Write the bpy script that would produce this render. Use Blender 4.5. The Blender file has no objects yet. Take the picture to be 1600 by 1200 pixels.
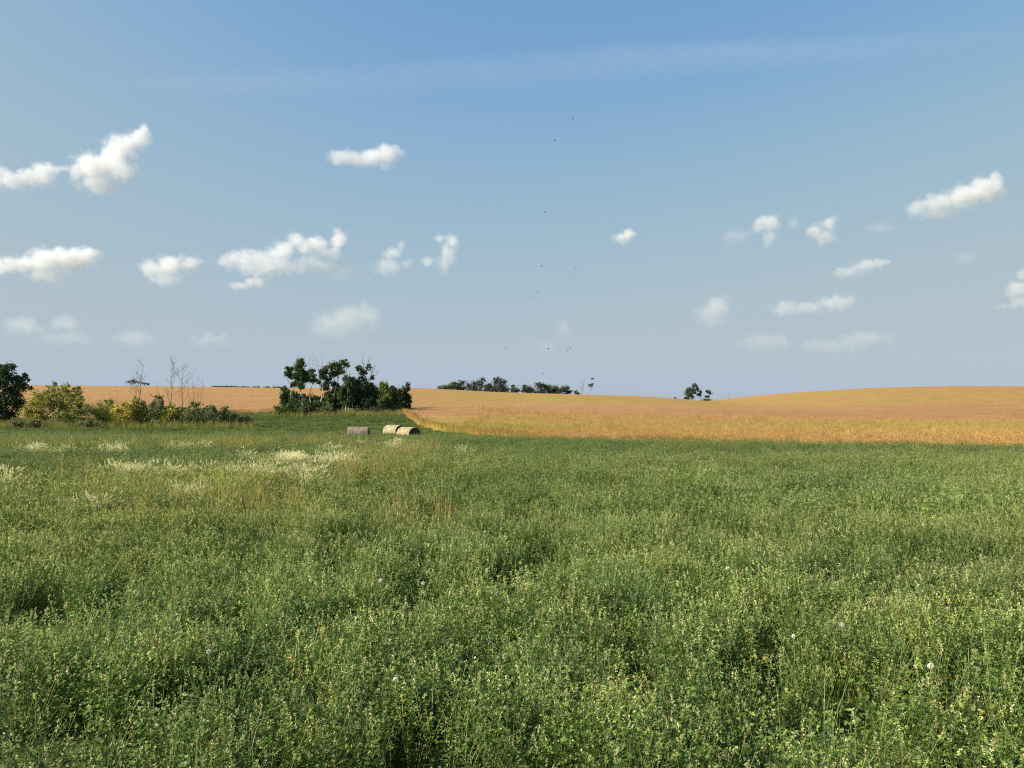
import bpy, math, random
import numpy as np
from mathutils import Vector

random.seed(7)
rng = np.random.default_rng(11)
scene = bpy.context.scene
R = math.radians

# ---------------------------------------------------------------- camera
F = 1209.0            # focal length in pixels of the 1600 px wide photograph
HORIZON = 630.0       # row of the true horizon
EYE = 1.75
PITCH = math.atan((HORIZON - 600.0) / F)
cd = bpy.data.cameras.new('camera')
cd.sensor_width = 36.0
cd.lens = 36.0 * F / 1600.0
cd.clip_start = 0.05
cd.clip_end = 60000.0
cam = bpy.data.objects.new('camera', cd)
scene.collection.objects.link(cam)
cam.location = (0, 0, EYE)
cam.rotation_euler = (R(90) + PITCH, 0, 0)
scene.camera = cam

# ---------------------------------------------------------------- sky, sun, exposure
SUN_EL, SUN_AZ = 31.0, 257.0       # azimuth clockwise from +Y (the view direction)
SKY_STRENGTH = 0.10
SUN_STRENGTH = 4.5
world = bpy.data.worlds.new('World')
scene.world = world
world.use_nodes = True
wn, wl = world.node_tree.nodes, world.node_tree.links
wn.clear()
sky = wn.new('ShaderNodeTexSky')
sky.sky_type = 'NISHITA'
sky.sun_disc = False
sky.sun_elevation = R(SUN_EL)
sky.sun_rotation = R(SUN_AZ)
sky.altitude = 600.0
sky.air_density = 1.0
sky.dust_density = 1.6
sky.ozone_density = 1.6
# the hazy prairie sky is paler and flatter than the clear model sky: one response curve per channel, the same over the whole dome
sep = wn.new('ShaderNodeSeparateColor'); com = wn.new('ShaderNodeCombineColor')
wl.new(sky.outputs[0], sep.inputs[0])
K = 0.92
CURVES = (((0, 0), (.05, .045), (.104, .090), (.158, .146), (.248, .193), (.406, .220), (1, .235)),
          ((0, 0), (.08, .100), (.170, .177), (.250, .228), (.364, .253), (.479, .262), (1, .275)),
          ((0, 0), (.15, .220), (.293, .303), (.350, .309), (.400, .303), (1, .294)))
for ch, pts in enumerate(CURVES):
    ml = wn.new('ShaderNodeMath'); ml.operation = 'MULTIPLY'; ml.inputs[1].default_value = 0.1
    fc = wn.new('ShaderNodeFloatCurve')
    cv = fc.mapping.curves[0]
    for q_, (x_, y_) in enumerate(pts):
        if q_ == 0:
            cv.points[0].location = (x_, y_)
        elif q_ == len(pts) - 1:
            cv.points[-1].location = (x_, y_)
        else:
            cv.points.new(x_, y_)
    fc.mapping.update()
    mo = wn.new('ShaderNodeMath'); mo.operation = 'MULTIPLY'; mo.inputs[1].default_value = 10.0 * K
    wl.new(sep.outputs[ch], ml.inputs[0]); wl.new(ml.outputs[0], fc.inputs['Value']); wl.new(fc.outputs[0], mo.inputs[0]); wl.new(mo.outputs[0], com.inputs[ch])
bgn = wn.new('ShaderNodeBackground')
bgn.inputs['Strength'].default_value = SKY_STRENGTH
wo = wn.new('ShaderNodeOutputWorld')
wl.new(com.outputs[0], bgn.inputs['Color'])
wl.new(bgn.outputs[0], wo.inputs['Surface'])

sd = bpy.data.lights.new('sun', 'SUN')
sd.energy = SUN_STRENGTH
sd.angle = R(0.53)
sd.color = (1.0, 0.89, 0.73)
sun = bpy.data.objects.new('sun', sd)
scene.collection.objects.link(sun)
az, el = R(SUN_AZ), R(SUN_EL)
to_sun = Vector((math.sin(az) * math.cos(el), math.cos(az) * math.cos(el), math.sin(el)))
sun.rotation_euler = (-to_sun).to_track_quat('-Z', 'Y').to_euler()

vs = scene.view_settings
vs.view_transform = 'Standard'
vs.look = 'None'
vs.exposure = 1.15
vs.gamma = 1.0
vs.use_curve_mapping = False
scene.render.engine = 'CYCLES'
cy = scene.cycles
cy.max_bounces = 8
cy.diffuse_bounces = 2
cy.glossy_bounces = 2
cy.transmission_bounces = 2
cy.transparent_max_bounces = 8
cy.volume_bounces = 5
cy.volume_step_rate = 1.0
cy.volume_max_steps = 256
cy.use_denoising = True
cy.denoiser = 'OPENIMAGEDENOISE'
cy.denoising_input_passes = 'RGB_ALBEDO_NORMAL'
cy.denoising_prefilter = 'NONE'
cy.use_adaptive_sampling = False
cy.filter_width = 1.1

# ---------------------------------------------------------------- helpers
COL = scene.collection


def sm(a, b, x):
    t = np.clip((x - a) / (b - a), 0.0, 1.0)
    return t * t * (3 - 2 * t)


_lat = np.random.default_rng(5).random((256, 256))


def vnoise(x, y):
    """Smooth value noise, 0..1."""
    x = np.asarray(x, float); y = np.asarray(y, float)
    xi = np.floor(x).astype(int); yi = np.floor(y).astype(int)
    fx = x - xi; fy = y - yi
    fx = fx * fx * (3 - 2 * fx); fy = fy * fy * (3 - 2 * fy)
    a = _lat[xi % 256, yi % 256]; b = _lat[(xi + 1) % 256, yi % 256]
    c = _lat[xi % 256, (yi + 1) % 256]; d = _lat[(xi + 1) % 256, (yi + 1) % 256]
    return (a * (1 - fx) + b * fx) * (1 - fy) + (c * (1 - fx) + d * fx) * fy


def fbm(x, y, s, o=3):
    v = 0.0; a = 0.5; t = 0.0
    for k in range(o):
        v = v + a * vnoise(x / s + 17.3 * k + 91, y / s - 9.1 * k + 57); t += a
        s *= 0.48; a *= 0.55
    return v / t


class MB:
    """Collects faces (with one colour each) and links them as one mesh object."""
    def __init__(self):
        self.v = []; self.f = []; self.c = []; self.n = 0

    def face(self, pts, col=(1, 1, 1)):
        k = self.n
        self.v.extend(pts); self.n += len(pts)
        self.f.append(tuple(range(k, self.n))); self.c.append(col)

    def tube(self, pts, radii, sides=6, col=(1, 1, 1), cap=True):
        pts = [Vector(p) for p in pts]
        k = self.n
        up = Vector((0.31, 0.72, 0.2))
        for i, p in enumerate(pts):
            t = (pts[min(i + 1, len(pts) - 1)] - pts[max(i - 1, 0)])
            t = t.normalized() if t.length > 1e-9 else Vector((0, 0, 1))
            a = t.cross(up)
            a = a.normalized() if a.length > 1e-4 else t.orthogonal().normalized()
            b = t.cross(a)
            for s in range(sides):
                g = 2 * math.pi * s / sides
                self.v.append(p + (a * math.cos(g) + b * math.sin(g)) * radii[i])
        self.n += len(pts) * sides
        for i in range(len(pts) - 1):
            for s in range(sides):
                s2 = (s + 1) % sides
                self.f.append((k + i * sides + s, k + i * sides + s2, k + (i + 1) * sides + s2, k + (i + 1) * sides + s))
                self.c.append(col)
        if cap:
            self.f.append(tuple(k + s for s in range(sides))[::-1]); self.c.append(col)
            self.f.append(tuple(k + (len(pts) - 1) * sides + s for s in range(sides))); self.c.append(col)

    def mesh(self, name, mat, smooth=False):
        me = bpy.data.meshes.new(name)
        me.from_pydata([tuple(p) for p in self.v], [], self.f)
        at = me.attributes.new('Col', 'FLOAT_COLOR', 'FACE')
        at.data.foreach_set('color', np.array([(c[0], c[1], c[2], 1.0) for c in self.c], dtype=np.float32).ravel())
        me.materials.append(mat)
        if smooth:
            me.polygons.foreach_set('use_smooth', [True] * len(me.polygons))
        me.update()
        return me

    def build(self, name, mat, parent=None, smooth=False):
        o = bpy.data.objects.new(name, self.mesh(name, mat, smooth))
        COL.objects.link(o)
        if parent is not None:
            o.parent = parent
        return o


def tag(o, label=None, cat=None, group=None, kind=None):
    for k, v in (('label', label), ('category', cat), ('group', group), ('kind', kind)):
        if v:
            o[k] = v
    return o


def empty(name, loc, label, cat, group=None):
    o = bpy.data.objects.new(name, None)
    o.empty_display_size = 0.2
    COL.objects.link(o)
    o.location = loc
    return tag(o, label, cat, group)


FWD = np.array([0, math.cos(PITCH), math.sin(PITCH)])
UPV = np.array([0, -math.sin(PITCH), math.cos(PITCH)])


def at(px, py, Y):
    """The point at depth Y (metres ahead) seen in direction (px, py)."""
    d = FWD + np.array([1.0, 0, 0]) * (px - 800.0) / F - UPV * (py - 600.0) / F
    d = d / d[1]
    return np.array([0, 0, EYE]) + d * Y


# ---------------------------------------------------------------- terrain
_py = np.arange(-120, 420, 1.0)
_pz = np.interp(_py, [-120, -20, 0, 20, 50, 65, 74, 86, 112, 150, 420],
                [1.6, 0.3, 0.0, -0.30, -0.90, -1.37, -1.30, -0.92, -0.27, 0.3, 0.3])
_k = np.exp(-0.5 * (np.arange(-12, 13) / 4.0) ** 2); _k /= _k.sum()
_pz = np.convolve(np.pad(_pz, 12, mode='edge'), _k, mode='valid')

_rpx = np.array([-600, 0, 300, 435, 560, 640, 685, 760, 830, 890, 1000, 1060, 1105, 1140, 1180, 1260, 1350, 1450, 1600, 2300])
_rpy = np.array([600, 601.5, 604, 606, 606, 606, 607.5, 612, 614.5, 616, 619.5, 623, 627.5, 625.5, 620.5, 612, 606.5, 604, 604, 603])
_rx = (_rpx - 800) / F * 300.0
_rz = EYE + (HORIZON - _rpy) / F * 300.0 - 0.72
_xs = np.arange(-420, 560, 2.0)
_rs = np.interp(_xs, _rx, _rz)
_k2 = np.exp(-0.5 * (np.arange(-8, 9) / 2.6) ** 2); _k2 /= _k2.sum()
_rs = np.convolve(np.pad(_rs, 8, mode='edge'), _k2, mode='valid')

_bx = np.array([-400, -60, -40, -22, -17, -16, -14.5, -12.2, -10, -7.6, -5, -2.6, 2, 8, 15, 26, 60, 400])
_by = np.array([96, 108, 118, 124, 122, 113, 106, 96, 86, 79, 73, 64, 56, 50.5, 46, 41.5, 36, 34])


def border(X):
    return np.interp(X, _bx, _by)


def ground_z(X, Y):
    X = np.asarray(X, float); Y = np.asarray(Y, float)
    p = np.interp(Y, _py, _pz)
    p = p - 0.0045 * np.clip(X, 0, 60) * sm(10, 45, Y)
    r = np.interp(X * (300.0 / np.clip(Y, 150, 300)) ** .8, _xs, _rs)     # the ridge fans out from the hollow
    y0 = np.interp(X, [-60, 0, 20, 80], [112, 84, 60, 52])
    s = sm(0, 1, np.clip((Y - y0) / (300.0 - y0), 0, 1))
    s = 0.55 * s + 0.45 * np.clip((Y - y0) / (300.0 - y0), 0, 1) ** 0.85
    z = p * (1 - s) + r * s
    z = z + sm(90, 150, Y) * (1 - sm(230, 300, Y)) * (0.55 * (fbm(X + 40, Y * 1.4, 60, 2) - 0.5))
    z = z + 0.10 * (fbm(X, Y, 9, 2) - 0.5) * sm(6, 20, Y)
    z = z - .62 * np.exp(-((Y - border(X) - 3.2) / 4.0) ** 2) * sm(-4, 6, X)
    back = sm(300, 700, Y)
    z = z * (1 - back) + (-9.0) * back
    return z


def on_ground(px, py, h=0.0):
    """First point of the surface h above the ground seen through (px, py)."""
    Y = np.concatenate([np.arange(1.5, 40, 0.05), np.arange(40, 330, 0.25)])
    d = FWD + np.array([1.0, 0, 0]) * (px - 800.0) / F - UPV * (py - 600.0) / F
    d = d / d[1]
    z = EYE + d[2] * Y
    g = ground_z(d[0] * Y, Y) + h
    i = np.argmax(z <= g)
    if z[i] > g[i]:
        i = len(Y) - 1
    return np.array([d[0] * Y[i], Y[i], g[i] - h])


# ---------------------------------------------------------------- materials
def mat_new(name):
    m = bpy.data.materials.new(name)
    m.use_nodes = True
    m.node_tree.nodes.clear()
    return m, m.node_tree.nodes, m.node_tree.links


def mat_plant(name, trans=0.35, rough=0.55, spec=0.3, tinted=True, gain=1.0):
    """Leaf material: the face's own colour, varied by the tint of the plant it belongs to."""
    m, n, l = mat_new(name)
    out = n.new('ShaderNodeOutputMaterial')
    a = n.new('ShaderNodeAttribute'); a.attribute_name = 'Col'
    col = a.outputs['Color']
    if tinted:
        t = n.new('ShaderNodeAttribute'); t.attribute_type = 'INSTANCER'; t.attribute_name = 'tint'
        mx = n.new('ShaderNodeMix'); mx.data_type = 'RGBA'; mx.blend_type = 'MULTIPLY'
        mx.inputs['Factor'].default_value = 1.0
        l.new(col, mx.inputs[6]); l.new(t.outputs['Color'], mx.inputs[7])
        col = mx.outputs[2]
    p = n.new('ShaderNodeBsdfPrincipled')
    p.inputs['Roughness'].default_value = rough
    p.inputs['Specular IOR Level'].default_value = spec
    l.new(col, p.inputs['Base Color'])
    tr = n.new('ShaderNodeBsdfTranslucent')
    br = n.new('ShaderNodeMix'); br.data_type = 'RGBA'; br.blend_type = 'MULTIPLY'
    br.inputs['Factor'].default_value = 1.0
    br.inputs[7].default_value = (1.15, 1.2, 0.75, 1)
    l.new(col, br.inputs[6]); l.new(br.outputs[2], tr.inputs['Color'])
    ms = n.new('ShaderNodeMixShader'); ms.inputs[0].default_value = trans
    l.new(p.outputs[0], ms.inputs[1]); l.new(tr.outputs[0], ms.inputs[2])
    l.new(ms.outputs[0], out.inputs['Surface'])
    return m


def ramp(n, stops, interp='LINEAR'):
    r = n.new('ShaderNodeValToRGB')
    r.color_ramp.interpolation = interp
    e = r.color_ramp.elements
    while len(e) > 1:
        e.remove(e[-1])
    e[0].position = stops[0][0]; e[0].color = (*stops[0][1], 1)
    for p, c in stops[1:]:
        x = e.new(p); x.color = (*c, 1)
    return r


def noise(n, l, vec, scale, detail=4, rough=0.55, stretch=None):
    if stretch:
        mp = n.new('ShaderNodeMapping'); mp.inputs['Scale'].default_value = stretch
        l.new(vec, mp.inputs['Vector']); vec = mp.outputs[0]
    t = n.new('ShaderNodeTexNoise')
    t.inputs['Scale'].default_value = scale
    t.inputs['Detail'].default_value = detail
    t.inputs['Roughness'].default_value = rough
    l.new(vec, t.inputs['Vector'])
    return t.outputs['Fac']


def mix(n, l, f, a, b, blend='MIX'):
    m = n.new('ShaderNodeMix'); m.data_type = 'RGBA'; m.blend_type = blend
    if isinstance(f, (int, float)):
        m.inputs['Factor'].default_value = f
    else:
        l.new(f, m.inputs['Factor'])
    for i, x in ((6, a), (7, b)):
        if isinstance(x, tuple):
            m.inputs[i].default_value = (*x, 1)
        else:
            l.new(x, m.inputs[i])
    return m.outputs[2]


def mat_ground():
    m, n, l = mat_new('field soil and low growth')
    out = n.new('ShaderNodeOutputMaterial'); p = n.new('ShaderNodeBsdfPrincipled')
    g = n.new('ShaderNodeNewGeometry'); pos = g.outputs['Position']
    big = noise(n, l, pos, 0.11, 3)
    mid = noise(n, l, pos, 0.9, 4)
    fine = noise(n, l, pos, 7.0, 5, 0.7)
    c1 = ramp(n, [(0.3, (0.050, 0.072, 0.022)), (0.55, (0.076, 0.108, 0.032)), (0.75, (0.115, 0.140, 0.046))])
    l.new(mid, c1.inputs[0])
    c2 = ramp(n, [(0.35, (0.75, 0.8, 0.7)), (0.65, (1.25, 1.15, 1.0))])
    l.new(big, c2.inputs[0])
    c = mix(n, l, 1.0, c1.outputs[0], c2.outputs[0], 'MULTIPLY')
    c3 = ramp(n, [(0.3, (0.45, 0.45, 0.45)), (0.7, (1.5, 1.5, 1.4))])
    l.new(fine, c3.inputs[0])
    c = mix(n, l, 0.8, c, c3.outputs[0], 'MULTIPLY')
    l.new(c, p.inputs['Base Color'])
    p.inputs['Roughness'].default_value = 0.95
    p.inputs['Specular IOR Level'].default_value = 0.1
    bp = n.new('ShaderNodeBump'); bp.inputs['Strength'].default_value = 0.9; bp.inputs['Distance'].default_value = 0.15
    l.new(fine, bp.inputs['Height']); l.new(bp.outputs[0], p.inputs['Normal'])
    l.new(p.outputs[0], out.inputs['Surface'])
    return m


def mat_wheat():
    m, n, l = mat_new('ripening grain canopy')
    out = n.new('ShaderNodeOutputMaterial'); p = n.new('ShaderNodeBsdfPrincipled')
    g = n.new('ShaderNodeNewGeometry'); pos = g.outputs['Position']
    patch = noise(n, l, pos, 0.05, 4, 0.55, (0.55, 1.0, 1.0))
    band = noise(n, l, pos, 0.085, 3, 0.5, (0.16, 1.0, 1.0))
    mid = noise(n, l, pos, 0.55, 4, 0.6, (0.5, 1.0, 1.0))
    fine = noise(n, l, pos, 5.0, 5, 0.75)
    at_ = n.new('ShaderNodeAttribute'); at_.attribute_name = 'ripe'
    ad = n.new('ShaderNodeMath'); ad.operation = 'MULTIPLY_ADD'
    l.new(band, ad.inputs[0]); ad.inputs[1].default_value = 0.55
    l.new(patch, ad.inputs[2])
    ad2 = n.new('ShaderNodeMath'); ad2.operation = 'ADD'
    l.new(ad.outputs[0], ad2.inputs[0]); l.new(at_.outputs['Fac'], ad2.inputs[1])
    c1 = ramp(n, [(0.55, (0.350, 0.195, 0.086)), (0.76, (0.366, 0.218, 0.086)), (0.90, (0.352, 0.228, 0.074)), (1.06, (0.322, 0.236, 0.060))])
    l.new(ad2.outputs[0], c1.inputs[0])
    c3 = ramp(n, [(0.3, (0.86, 0.84, 0.8)), (0.7, (1.12, 1.12, 1.1))])
    l.new(mid, c3.inputs[0])
    c = mix(n, l, 1.0, c1.outputs[0], c3.outputs[0], 'MULTIPLY')
    c4 = ramp(n, [(0.3, (0.70, 0.68, 0.64)), (0.7, (1.22, 1.22, 1.22))])
    l.new(fine, c4.inputs[0])
    c = mix(n, l, 0.55, c, c4.outputs[0], 'MULTIPLY')
    l.new(c, p.inputs['Base Color'])
    p.inputs['Roughness'].default_value = 0.9
    p.inputs['Specular IOR Level'].default_value = 0.1
    bp = n.new('ShaderNodeBump'); bp.inputs['Strength'].default_value = 0.8; bp.inputs['Distance'].default_value = 0.25
    l.new(fine, bp.inputs['Height']); l.new(bp.outputs[0], p.inputs['Normal'])
    l.new(p.outputs[0], out.inputs['Surface'])
    return m


def mat_bark(name, base, dark, scale=9.0):
    m, n, l = mat_new(name)
    out = n.new('ShaderNodeOutputMaterial'); p = n.new('ShaderNodeBsdfPrincipled')
    tc = n.new('ShaderNodeTexCoord')
    f = noise(n, l, tc.outputs['Object'], scale, 4, 0.6, (1, 1, 0.5))
    r = ramp(n, [(0.42, dark), (0.56, base)])
    l.new(f, r.inputs[0]); l.new(r.outputs[0], p.inputs['Base Color'])
    p.inputs['Roughness'].default_value = 0.85
    l.new(p.outputs[0], out.inputs['Surface'])
    return m


M_ALFALFA = mat_plant('alfalfa leaves and stems', 0.30, 0.5, 0.35)
M_GRASS = mat_plant('meadow grass blades', 0.35, 0.5, 0.3)
M_GRAIN = mat_plant('grain stalks and heads', 0.25, 0.7, 0.2)
M_LEAF = mat_plant('tree leaves', 0.28, 0.55, 0.3, tinted=False)
M_ASPEN = mat_bark('pale aspen bark', (0.52, 0.48, 0.40), (0.26, 0.24, 0.19), 5.0)
M_BARK = mat_bark('brown grey bark', (0.17, 0.14, 0.105), (0.08, 0.065, 0.05))
M_DEAD = mat_bark('weathered dead wood', (0.20, 0.175, 0.15), (0.10, 0.09, 0.08))

# ---------------------------------------------------------------- the ground
def grid_mesh(name, xs, ys, zf):
    X, Y = np.meshgrid(xs, ys)
    Z = zf(X, Y)
    v = np.stack([X.ravel(), Y.ravel(), Z.ravel()], 1)
    nx, ny = len(xs), len(ys)
    i = np.arange(ny - 1)[:, None] * nx + np.arange(nx - 1)[None, :]
    f = np.stack([i, i + 1, i + 1 + nx, i + nx], -1).reshape(-1, 4)
    me = bpy.data.meshes.new(name)
    me.from_pydata(v.tolist(), [], f.tolist())
    me.polygons.foreach_set('use_smooth', [True] * len(me.polygons))
    me.update()
    return me, X, Y


def spread_axis(core, fine, far, n):
    t = np.linspace(0, 1, n)[1:]
    tail = core + (far - core) * t ** 3
    c = np.arange(-core, core + 1e-6, fine)
    return np.concatenate([-tail[::-1], c, tail])


gx = spread_axis(120, 2.0, 9000, 40)
gy = np.concatenate([-(40 + 8960 * np.linspace(0, 1, 30)[:0:-1] ** 3), np.arange(-40, 20, 2.0), np.arange(20, 340, 1.6), 340 + 8660 * np.linspace(0, 1, 50) ** 3])
me, _, _ = grid_mesh('ground', gx, gy, ground_z)
me.materials.append(mat_ground())
ground = bpy.data.objects.new('ground', me)
COL.objects.link(ground)
tag(ground, 'low green growth and soil of the rolling prairie', None, None, 'structure')

# the ripening grain: a canopy sheet 0.7 m above the ground, its edge standing on the ground
CANOPY = 0.66
wx = np.concatenate([np.linspace(-420, -62, 60)[:-1], np.arange(-62, 62, 0.8), np.linspace(62, 520, 80)])
ws = np.concatenate([[0.0], np.linspace(0.0, 1.0, 170) ** 1.7])
WX, WS = np.meshgrid(wx, ws)
WB = border(WX) + 0.9 * (fbm(WX, WX * 0, 3.0, 3) - 0.5)
WY = WB + 0.5 * (np.arange(len(ws))[:, None] > 0) + (640.0 - WB) * WS
top = CANOPY * (np.arange(len(ws))[:, None] > 0) * np.ones_like(WX)
WZ = ground_z(WX, WY) + top + 0.16 * (fbm(WX, WY, 2.2, 3) - 0.5) * (top > 0) - 0.03 * (top == 0)
me = bpy.data.meshes.new('grain_field')
nx, ny = WX.shape[1], WX.shape[0]
i = np.arange(ny - 1)[:, None] * nx + np.arange(nx - 1)[None, :]
me.from_pydata(np.stack([WX.ravel(), WY.ravel(), WZ.ravel()], 1).tolist(), [], np.stack([i, i + 1, i + 1 + nx, i + nx], -1).reshape(-1, 4).tolist())
me.polygons.foreach_set('use_smooth', [True] * len(me.polygons))


def ripe(X, Y):
    """Greener, yellower strips of the crop, as they lie in the field."""
    r = 0.0 * X - 0.02
    for (px, py, w, d, a) in ((1500, 662, 26, 7, 0.34), (1250, 668, 30, 5, 0.22), (1300, 690, 22, 4, 0.25), (800, 655, 14, 10, 0.20), (720, 667, 9, 10, 0.30), (700, 618, 28, 30, 0.25),
                              (860, 622, 26, 26, 0.22), (1230, 620, 40, 30, 0.28), (1390, 622, 24, 26, 0.2), (1130, 633, 22, 30, 0.12), (960, 640, 30, 12, -0.16), (1150, 650, 30, 10, -0.14), (1560, 645, 26, 22, -0.2), (1560, 690, 12, 3, -0.22), (300, 630, 60, 40, -0.16), (420, 615, 30, 30, -0.1)):
        q = on_ground(px, py, CANOPY)
        r = r + a * np.exp(-((X - q[0]) / w) ** 2 - ((Y - q[1]) / d) ** 2)
    return r


a_ = me.attributes.new('ripe', 'FLOAT', 'POINT')
a_.data.foreach_set('value', ripe(WX, WY).ravel().astype(np.float32))
me.materials.append(mat_wheat())
me.update()
gf = bpy.data.objects.new('grain_field', me)
COL.objects.link(gf)
tag(gf, 'tawny ripening grain crop covering the low hill', None, None, 'structure')


# ---------------------------------------------------------------- plants scattered over the fields
def source_collection(name, meshes):
    c = bpy.data.collections.new(name)
    for k, me in enumerate(meshes):
        o = bpy.data.objects.new('%s_%02d' % (name, k), me)
        c.objects.link(o)
    return c


def scatter(name, coll, pts, vid, rot, scl, tint, label):
    me = bpy.data.meshes.new(name)
    me.from_pydata(pts.tolist(), [], [])
    def attr(nm, typ, key, data):
        a = me.attributes.new(nm, typ, 'POINT')
        a.data.foreach_set(key, np.ascontiguousarray(data).ravel())
    attr('vid', 'INT', 'value', vid.astype(np.int32))
    attr('rot', 'FLOAT_VECTOR', 'vector', rot.astype(np.float32))
    attr('scl', 'FLOAT_VECTOR', 'vector', scl.astype(np.float32))
    attr('tint', 'FLOAT_COLOR', 'color', np.concatenate([tint, np.ones((len(tint), 1))], 1).astype(np.float32))
    o = bpy.data.objects.new(name, me)
    COL.objects.link(o)
    ng = bpy.data.node_groups.new(name + '_scatter', 'GeometryNodeTree')
    ng.interface.new_socket('Geometry', in_out='INPUT', socket_type='NodeSocketGeometry')
    ng.interface.new_socket('Geometry', in_out='OUTPUT', socket_type='NodeSocketGeometry')
    n, l = ng.nodes, ng.links
    gi = n.new('NodeGroupInput'); go = n.new('NodeGroupOutput')
    ci = n.new('GeometryNodeCollectionInfo')
    ci.inputs['Collection'].default_value = coll
    ci.inputs['Separate Children'].default_value = True
    ci.inputs['Reset Children'].default_value = True
    ip = n.new('GeometryNodeInstanceOnPoints')
    ip.inputs['Pick Instance'].default_value = True
    def named(nm, typ):
        a = n.new('GeometryNodeInputNamedAttribute'); a.data_type = typ
        a.inputs['Name'].default_value = nm
        return [s for s in a.outputs if s.enabled and s.name == 'Attribute'][0]
    l.new(gi.outputs[0], ip.inputs['Points'])
    l.new(ci.outputs[0], ip.inputs['Instance'])
    l.new(named('vid', 'INT'), ip.inputs['Instance Index'])
    e2r = n.new('FunctionNodeEulerToRotation')
    l.new(named('rot', 'FLOAT_VECTOR'), e2r.inputs[0])
    l.new(e2r.outputs[0], ip.inputs['Rotation'])
    l.new(named('scl', 'FLOAT_VECTOR'), ip.inputs['Scale'])
    l.new(ip.outputs[0], go.inputs[0])
    md = o.modifiers.new('scatter', 'NODES'); md.node_group = ng
    return tag(o, label, None, None, 'stuff')


def rnd(a, b):
    return a + (b - a) * random.random()


def leaf_quad(mb, p, d, nrm, L, W, col):
    """A pointed leaflet from p along d, folded a little along its midrib."""
    s = d.cross(nrm)
    if s.length < 1e-4:
        s = d.orthogonal()
    s = s.normalized() * (W * 0.5)
    m_ = p + d * (L * 0.55)
    lift = nrm * (W * 0.16)
    tip = p + d * L
    mb.face([p, m_ + s + lift, tip], col)
    mb.face([p, tip, m_ - s + lift], col)


def alfalfa(seed, stems=14, nodes=12, leafL=0.0195, hmin=0.26, hmax=0.46, radius=0.18, flower=0.68):
    random.seed(seed)
    mb = MB()
    for s in range(stems):
        a = rnd(0, 6.283); r0 = rnd(0, 0.05); r1 = rnd(0.02, radius)
        h = rnd(hmin, hmax)
        base = Vector((math.cos(a) * r0, math.sin(a) * r0, 0))
        tipo = Vector((math.cos(a + rnd(-.4, .4)) * r1, math.sin(a + rnd(-.4, .4)) * r1, h))
        bend = Vector((rnd(-.06, .06), rnd(-.06, .06), 0))
        def P(t):
            return base.lerp(tipo, t) + bend * math.sin(t * 3.1) + Vector((math.cos(a), math.sin(a), 0)) * (0.05 * t * t)
        sc = (rnd(.16, .28), rnd(.20, .29), rnd(.06, .10))
        mb.tube([P(0), P(.5), P(1)], [.0022, .0018, .0009], 3, sc, cap=False)
        tone = rnd(.82, 1.18)
        for k in range(nodes):
            t = 0.30 + 0.70 * (k + rnd(0, .8)) / nodes
            p = P(min(t, 1))
            g = rnd(0, 6.283)
            el_ = rnd(-.1, .9)
            pd = Vector((math.cos(g) * math.cos(el_), math.sin(g) * math.cos(el_), math.sin(el_)))
            q = p + pd * rnd(.012, .035)
            lc = leafL * rnd(.7, 1.25) * (1.0 if t < .85 else .72)
            young = max(0.0, (t - .75) / .25)
            c0 = tone * rnd(.75, 1.25)
            col = ((.098 + .105 * young) * c0, (.174 + .110 * young) * c0, (.026 + .030 * young) * c0)
            if random.random() < .02:
                col = (.30 * c0, .25 * c0, .09 * c0)
            up = Vector((rnd(-.5, .5), rnd(-.5, .5), 1)).normalized()
            for w in (-1.0, 0.0, 1.0):
                ca, sa = math.cos(w), math.sin(w)
                side = pd.cross(up)
                side = side.normalized() if side.length > 1e-3 else pd.orthogonal()
                d = (pd * ca + side * sa + Vector((0, 0, rnd(-.25, .35)))).normalized()
                leaf_quad(mb, q, d, up, lc, lc * .52, col)
        if random.random() < flower:       # spent flower clusters and pale pods at the tip
            tip = P(1)
            c0 = rnd(.75, 1.2)
            pc = random.choice([(.50, .49, .24), (.42, .45, .18), (.48, .45, .24), (.34, .40, .14)])
            for k in range(11):
                d = Vector((rnd(-1, 1), rnd(-1, 1), rnd(-.3, 1.2))).normalized()
                leaf_quad(mb, tip + Vector((0, 0, rnd(-.025, .012))), d, d.orthogonal(), rnd(.008, .014), rnd(.005, .008), (pc[0] * c0, pc[1] * c0, pc[2] * c0))
    return mb


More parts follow.
